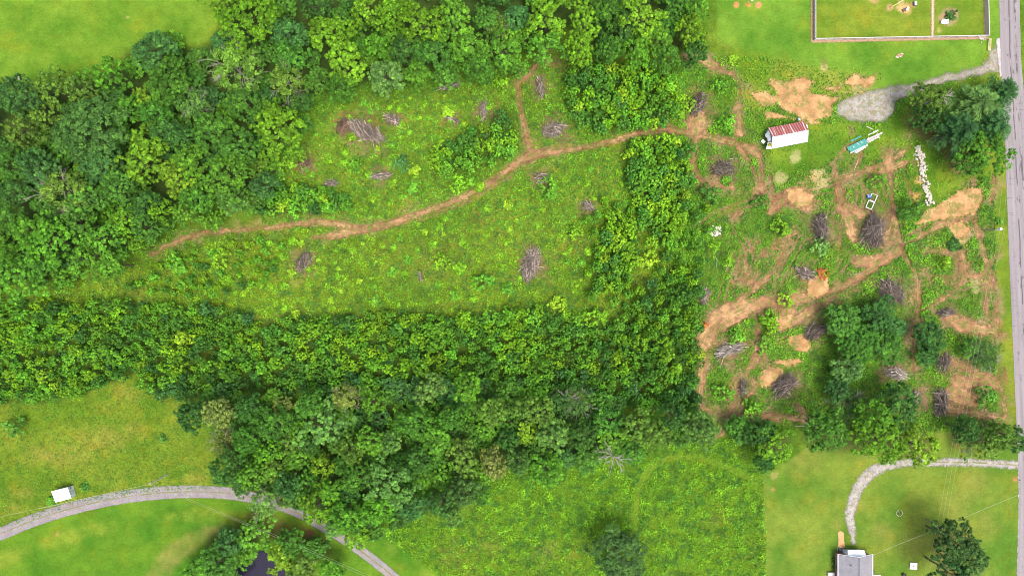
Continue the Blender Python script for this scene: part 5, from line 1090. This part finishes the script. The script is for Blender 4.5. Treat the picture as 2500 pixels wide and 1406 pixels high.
BEDL = [[(1983, -40, 6), (1983, 101, 6)], [(1985, 102, 6), (2410, 93, 6)], [(2406, 90, 5), (2403, -40, 5)], [(2277, -40, 9), (2277, 40, 8), (2276, 90, 7)]]
sheet('mulch_strip', lambda x, y: np.maximum.reduce([sdf_line(x, y, l) for l in BEDL]), (72, 58, 118, 74), .024, n.m, margin=.3)
PAV = simple('tan_paver', (.50, .40, .26), .9, .2, 4)
pm = MB(); pm.box((0, 0, .04), (.42, .36, .08), bev=.03); proto_pav = pm.build('paver', PAV); g = P(2276.5, 86, 0); proto_pav.location = (g.x, g.y, .02)
tag(proto_pav, 'lowest tan paver of the stepping row, touching the fence', 'paver', 'pavers of the stepping row')
for i in range(1, 20):
    o = proto_pav.copy(); COL.objects.link(o); g = P(2276.5 + random.uniform(-.5, .5), 86 - i * 4.6, 0); o.location = (g.x, g.y, .02); o.rotation_euler.z = random.uniform(-.15, .15); o['label'] = 'tan paver in the stepping row across the upper yard'
def bench(px, py, label):
    b = empty('garden_bench', P(px, py, 0), 0, label=label, cat='bench'); M_ = simple('white_paint', (.82, .83, .85), .5, .05, 3)
    m = MB()
    for i in range(4): m.box((0, -.28 + i * .15, .46), (1.5, .12, .04))
    m.build('seat', M_, b); m = MB()
    for i in range(3): m.box((0, .37 + .04 * i, .58 + i * .15), (1.5, .05, .11), rx=-.3)
    m.build('backrest', M_, b)
    for sx_ in (-.78, .78):
        m = MB(); m.box((sx_, 0, .66), (.09, .75, .06)); m.build('armrest', M_, b)
        for sy in (-.28, .32):
            m = MB(); m.box((sx_, sy, .32), (.08, .08, .64)); m.build('leg', M_, b)
bench(2303, 57, 'white slatted garden bench in the mulch of the upper yard')
b = empty('lamp_post', P(2322, 36, 0), 0, label='dark lamp post rising from the clipped ring bush', cat='lamp post')
m = MB(); m.tube((0, 0, 0), (0, 0, 1.9), .06, .05, 8); m.build('post', simple('dark_metal', (.03, .03, .035), .5, .1, 5), b)
m = MB(); m.lathe([(.12, 0), (.26, .1), (.28, .35), (.1, .5)], (0, 0, 1.85)); m.build('lamp_head', MATS['dark_metal'], b)
b = empty('well_cover', P(2232, 11, 0), .05, label='small grey box with a white lid in the upper yard', cat='well cover')
m = MB(); m.box((0, 0, .3), (.62, 1.05, .6)); m.build('box', simple('grey_box', (.14, .15, .16), .7, .2, 4), b); m = MB(); m.box((.03, 0, .64), (.5, .9, .06)); m.build('lid', simple('pale_lid', (.62, .72, .74), .5, .1, 3), b)
b = empty('garden_cart', P(2210, 25, 0), .5, label='little dark cart with two white tubs on the bare soil of the upper yard', cat='cart')
m = MB(); m.box((-.4, .05, .32), (.8, .6, .06)); m.build('tray', simple('dark_wood', (.10, .08, .07), .8, .3, 5), b)
for q in ((.12, -.2, .24), (.5, .05, .3)):
    m = MB(); m.lathe([(q[2] * .7, 0), (q[2], .4), (q[2] * .9, .42)], (q[0], q[1], .1)); m.build('tub', VINYL, b)
for q in ((-.7, -.3), (-.7, .4), (-.1, .4), (-.1, -.3)):
    m = MB(); m.tube((q[0], q[1] - .03, .15), (q[0], q[1] + .03, .15), .15, seg=10); m.build('wheel', MATS['black_rubber'], b)
b = empty('swing_beam', P(2197, 6, 0), 0, label='yellow timber beam on legs over the two worn soil patches', cat='swing frame'); A = P(2178, 17, 1.0); B = P(2220, -8, 1.0)
b.location = (A.x, A.y, 0); dv = B - A; b.rotation_euler.z = math.atan2(dv.y, dv.x); YW = simple('yellow_timber', (.50, .40, .14), .7, .2, 5)
m = MB(); m.box((dv.length / 2, 0, 1.0), (dv.length, .16, .14)); m.build('beam', YW, b)
for xx in (.1, dv.length - .1):
    for s in (-1, 1):
        m = MB(); m.tube((xx, 0, .98), (xx, s * .5, 0), .05); m.build('leg', YW, b)
def rails(name, px, py, L, W, n_, rz, mat, label, cat, z=.5, bars=2):
    b = empty(name, P(px, py, 0), rz, label=label, cat=cat)
    for i in range(n_):
        m = MB(); m.box((0, -W / 2 + W * i / (n_ - 1), z), (L, .14, .05)); m.build('plank', mat, b)
    for i in range(bars):
        for s in (-1, 1):
            m = MB(); m.box((-L / 2 + .3 + (L - .6) * i / max(1, bars - 1), s * W * .4, z / 2 - .015), (.1, .1, z - .03)); m.build('leg', mat, b)
rails('wooden_rack', 2413, 111, 3.0, .5, 3, math.radians(86), simple('tan_timber', (.50, .42, .24), .8, .2, 5), 'narrow slatted tan rack standing by the fence corner near the road', 'rack', .5)
# guy-wired antenna mast at the top edge of the lawn
b = empty('antenna_mast', P(1826, 12, 0), 0, label='thin mast with a white dish at the top edge of the lawn', cat='mast')
m = MB(); m.tube((0, 0, 0), (.1, .1, 2.6), .05, .04); m.build('mast', simple('galvanised', (.35, .37, .38), .4, .1, 4, metal=.5), b)
m = MB(); m.lathe([(.04, 0), (.22, .06), (.32, .16), (.28, .17), (.05, .08)], (.1, .1, 2.6)); m.build('dish', VINYL, b)
for k, (px, py) in enumerate(((1797, 12), (1852, 14))):
    e = P(px, py, 0) - P(1826, 12, 0); m = MB(); m.tube((.1, .1, 2.2), e, .015, seg=4); m.build('guy_wire', MATS['galvanised'], b)
# mailbox by the road
b = empty('mailbox', P(2481, 1168, 0), 0, label='dark mailbox on a post at the lower lawn beside the road', cat='mailbox')
m = MB(); m.box((0, 0, .5), (.1, .1, 1.0)); m.build('post', FT, b); m = MB(); m.box((0, 0, 1.12), (.5, .2, .22), bev=.06); m.build('box', simple('dark_blue_box', (.04, .05, .09), .5, .1, 4), b)
m = MB(); m.box((.1, .12, 1.2), (.12, .02, .1)); m.build('flag', simple('red_flag', (.4, .04, .03), .5, .1, 4), b)
# ================================================================== TIMBER AND ROOFING STACKS
TEAL = None
n = NB('teal_roofing'); oc = n.obc(); sx = n.n('ShaderNodeSeparateXYZ'); n.l(oc, sx.inputs[0]); fi = n.noise(oc, 3, 4); rb = n.math('SINE', n.math('MULTIPLY', sx.outputs[1], 6.283 / .24)); c = n.ramp(fi, [(.3, (.022, .17, .14)), (.7, (.045, .27, .22))]); n.bsdf(c, .45, bump=rb, bs=.5, bd=.03, spec=.4); TEAL = n.m
PINKW = simple('weathered_pink_boards', (.50, .41, .40), .85, .35, 4)
def stack(px, py, parts, rz, label, cat, name):
    b = empty(name, P(px, py, 0), rz, label=label, cat=cat)
    for nm, c, s, mt, r2 in parts:
        m = MB(); m.box(c, s, rz=r2); m.build(nm, mt, b)
stack(2091, 357, [('roofing_sheet', (-.05, .30, .50), (4.9, .95, .06), TEAL, 0), ('roofing_sheet', (.15, -.45, .40), (4.7, .6, .05), TEAL, .02), ('bearer', (-1.5, 0, .2), (.15, 1.6, .3), FT, 0), ('bearer', (1.5, 0, .2), (.15, 1.6, .3), FT, 0),
      ('weight_board', (.3, .3, .56), (.12, .75, .06), FT, .3), ('weight_board', (1.2, .32, .56), (.12, .55, .06), FT, .5), ('weight_board', (-1.0, .1, .56), (.3, .35, .06), PALEBARK, .2), ('edge_board', (.1, -.85, .30), (4.8, .18, .12), GREYW, .02), ('edge_board', (.55, -1.15, .22), (3.6, .28, .10), PINKW, .05), ('edge_board', (.4, -1.4, .15), (2.8, .16, .08), PINKW, .1)], math.radians(26), 'stack of teal roofing sheets with pinkish boards along its lower side', 'roofing stack', 'roofing_stack')
stack(2091, 338, [('roofing_sheet', (.3, 0, .16), (1.9, .45, .04), TEAL, .03), ('roofing_sheet', (-1.0, .02, .12), (1.3, .45, .04), TEAL, -.05)], math.radians(28), 'narrow weed-grown teal sheets lying apart above the teal stack', 'roofing sheets', 'roofing_sheets')
stack(2131, 334, [('board', (-.6, -.55, .30), (4.0, .22, .1), PINKW, .02), ('board', (0, -.25, .34), (4.2, .18, .1), PINKW, .0), ('board', (.3, .0, .3), (4.2, .24, .1), PINKW, -.02), ('board', (-.4, -.05, .42), (3.2, .14, .08), GREYW, .04), ('board', (-.3, -.8, .2), (3.0, .16, .08), GREYW, .03), ('bearer', (-1.2, -.3, .1), (.14, 1.4, .2), FT, 0), ('bearer', (1.2, -.3, .1), (.14, 1.4, .2), FT, 0)], math.radians(25), 'weathered pinkish-grey board pile right of the teal stack', 'board pile', 'board_pile')
stack(2131, 325, [('board', (.0, 0, .1), (2.6, .2, .1), GREYW, 0), ('board', (.7, .12, .22), (1.3, .26, .08), WHITE, .02), ('board', (-1.0, -.02, .2), (.9, .16, .07), WHITE, .0)], math.radians(22), 'pale broken boards above the board pile', 'boards', 'loose_boards')
stack(2123, 313, [('plank', (0, 0, .06), (1.7, .16, .08), PINKW, 0)], math.radians(-25), 'single weathered plank on the grass above the board pile', 'plank', 'plank')
stack(2090, 403, [('pole', (0, 0, .06), (2.9, .10, .08), simple('tan_pole', (.45, .37, .2), .8, .2, 4), 0)], math.radians(70), 'thin tan pole lying in the weeds below the teal stack', 'pole', 'wooden_pole')
WP = simple('white_painted_timber', (.58, .56, .53), .6, .06, 4)
b = empty('signpost', P(2127, 492, 0), 0, label='white timber sign frame lying at the top of the largest brush pile', cat='signpost')
Wd = lambda px, py: P(px, py, .35) - P(2127, 492, 0)
A, B, C_, D_, E_, F_ = Wd(2128.5, 472.8), Wd(2142, 478), Wd(2127, 511.7), Wd(2113.6, 506.4), Wd(2121, 488.8), Wd(2133.3, 494)
def bar(nm, a, q, wd, z=.35, mt=None):
    m = MB(); d = q - a; m.box(((a.x + q.x) / 2, (a.y + q.y) / 2, z), (d.length, wd, .1), rz=math.atan2(d.y, d.x)); m.build(nm, mt or WP, b)
bar('post', B, C_, .17); bar('post', E_, D_, .15, .36); bar('rail', C_, D_, .16, .46); bar('rail', A, B, .09, .46); bar('crosspiece', E_ + (F_ - E_) * .1, F_, .30, .47); bar('arm', A, Wd(2126, 479), .14, .36)
for q in (B, C_, D_, E_):
    m = MB(); m.box((q.x * .97, q.y * .97, .15), (.12, .12, .28)); m.build('block', WP, b)
b = empty('sign_board', P(2121, 480, 0), .25, label='dark blue sign board with small white lettering beside the white frame', cat='sign')
m = MB(); m.box((0, 0, .32), (1.25, .85, .04), ry=.1); m.build('board', simple('royal_blue', (.012, .05, .25), .4, .1, 3), b)
m = MB()
for i, (x, y, l) in enumerate([(-.2, .12, .28), (-.2, -.02, .34), (-.2, -.16, .24), (.2, .05, .18), (.2, -.12, .22)]): m.box((x, y, .352 - x * .1), (l, .05, .01), ry=.1, rz=.05)
m.build('lettering', VINYL, b)
m = MB(); m.box((0, .44, .34), (1.25, .05, .06), ry=.1); m.build('edge_rail', WP, b)
m = MB(); m.box((0, 0, .13), (.5, .5, .26)); m.build('support', FT, b)
for (px, py, L, a, lab) in [(1797,388,3.3,2,'pale pole standing out at the top of the dark brush pile by the soil loop'),(1787,428,2.2,80,'short pale pole at the right of the dark brush pile by the soil loop'),(1774,432,1.8,-5,'short pale pole at the foot of the dark brush pile by the soil loop'),(1960,1040,4.2,0,'thin grey pole lying along the hedge strip'),(2090,669,3.2,8,'thin grey pole on the grass beside the wide dirt track'),(1885,758,2.6,25,'bent thin sapling stem fallen beside the yellow sapling')]:
    mb = MB(); mb.path([(-L/2, 0, .1), (0, .08, .18), (L/2, 0, .1)], .06, .03, 6); o = mb.build('fallen_pole', PALEBARK); g = P(px, py, 0); o.location = g; o.rotation_euler.z = math.radians(a); tag(o, lab, 'pole')
for (px, py, tx, ty, lab) in [(1748,656,1742,612,'slim bare-stemmed sapling bending up left of the cleared ground'),(1770,664,1782,622,'second slim bent sapling, arching right, left of the cleared ground')]:
    root = empty('bent_sapling', P(px, py, 0), 0, label=lab, cat='sapling'); e = P(tx, ty, 4.5) - P(px, py, 0)
    mb = MB(); mb.path([Vector((0, 0, 0)), e * .45 + Vector((.25, 0, .8)), e], .05, .02, 6); mb.build('trunk', PALEBARK, root)
    V, v = crown(1.0, 3.0, px, lobes=9, tufts=5, per=10, leaf=.2, lobe_r=.35); V = V * np.array([.55, 1.6, .6]); me = quads_mesh('crown', V, {'v': v}); o = link('crown', me, root, (LEAF,)); o.location = e * .85 - Vector((0, 0, .8)); o.color = (*CW['L'][1], 1)
# ================================================================== POWER LINES
POLE = simple('pole_timber', (.30, .26, .23), .9, .3, 5); WIRE = simple('bare_wire', (.36, .37, .25), .5, .1, 3)
def pole(bx, by, tx, ty, h, rz, label, arm=2.2, can=True, pm=POLE):
    """base at pixel (bx, by); top is seen at (tx, ty)"""
    base = P(bx, by, 0); top = P(tx, ty, h); b = empty('utility_pole', base, 0, label=label, cat='utility pole', group='timber utility poles'); d = top - base
    m = MB(); m.tube((0, 0, -.2), d, .16, .11, 10); m.build('post', pm, b)
    if arm:
        m = MB(); m.box((d.x, d.y, h - .35), (arm, .1, .12), rz=rz); m.build('crossarm', pm, b)
        for s in (-1, 0, 1):
            m = MB(); q = Vector((math.cos(rz), math.sin(rz), 0)) * s * arm * .45 + Vector((d.x, d.y, h - .3)); m.lathe([(.04, 0), (.08, .06), (.04, .2)], q, 8); m.build('insulator', CONC, b)
    if can:
        m = MB(); m.lathe([(.25, 0), (.32, .1), (.32, .8), (.2, .9)], (d.x + .35, d.y + .1, h - 1.0), 12); m.build('transformer', simple('light_grey_tank', (.75, .76, .77), .4, .05, 3), b)
    return top
t1 = pole(2402, 562, 2442, 560, 7.2, .15, 'utility pole with a white transformer near the middle of the road'); t2 = pole(2262, 1268, 2298, 1289, 7.2, .15, 'utility pole with a white transformer on the lower lawn'); t3 = pole(409, 1158, 366, 1181, 8.2, 1.2, 'bare grey utility pole in the hay field beside the lane', arm=.6, can=False, pm=simple('pale_pole_timber', (.46, .41, .39), .9, .2, 5))
def wire(a, q, label, group, sag=.6, r=.016):
    m = MB(); pts = []
    for i in range(13):
        t = i / 12; p = a.lerp(q, t); p.z -= sag * 4 * t * (1 - t); pts.append(p)
    m.path(pts, r, r, 4); o = m.build('power_wire', WIRE); tag(o, label, 'power wire', group)
s = Vector((1, .15, 0)).normalized()
nm = ['left', 'middle', 'right']
for i, k in enumerate((-1, 0, 1)):
    wire(t1 + s * k, t2 + s * k, f'{nm[i]} one of the three long wires between the roadside pole and the lawn pole', 'wires along the road')
    wire(t2 + s * k, P(2258, 1440, 6.8) + s * k, f'{nm[i]} one of the three wires leaving the lawn pole over the bottom edge', 'wires along the road', .1)
for k, nm_ in ((-.6, 'left'), (.6, 'right')): wire(t1 + s * k, P(2490, 200, 7.5) + s * k, f'{nm_} one of the two wires running up over the road from the roadside pole', 'wires over the road', .5)
wire(t2, Vector((86.2, -64.2, 3.0)), 'service wire from the lawn pole to the brick house', None, .4, .03); wire(t2, P(2520, 1195, 7), 'service wire from the lawn pole across the lawn to the road', None, .4, .03)
wire(t3, P(100, 1240, 7), 'thin wire running left from the hay field pole along the lane', None, .3, .03); wire(t3, P(-60, 1275, 7.5), 'second thin wire left of the hay field pole', None, .3, .02)
for k in (-.15, .15): wire(t3 + Vector((0, k, 0)), P(930, 1420, 7.5) + Vector((0, k * 2, 0)), ('upper' if k > 0 else 'lower') + ' of the two wires from the hay field pole over the pond trees', 'wires over the pond trees', .5)
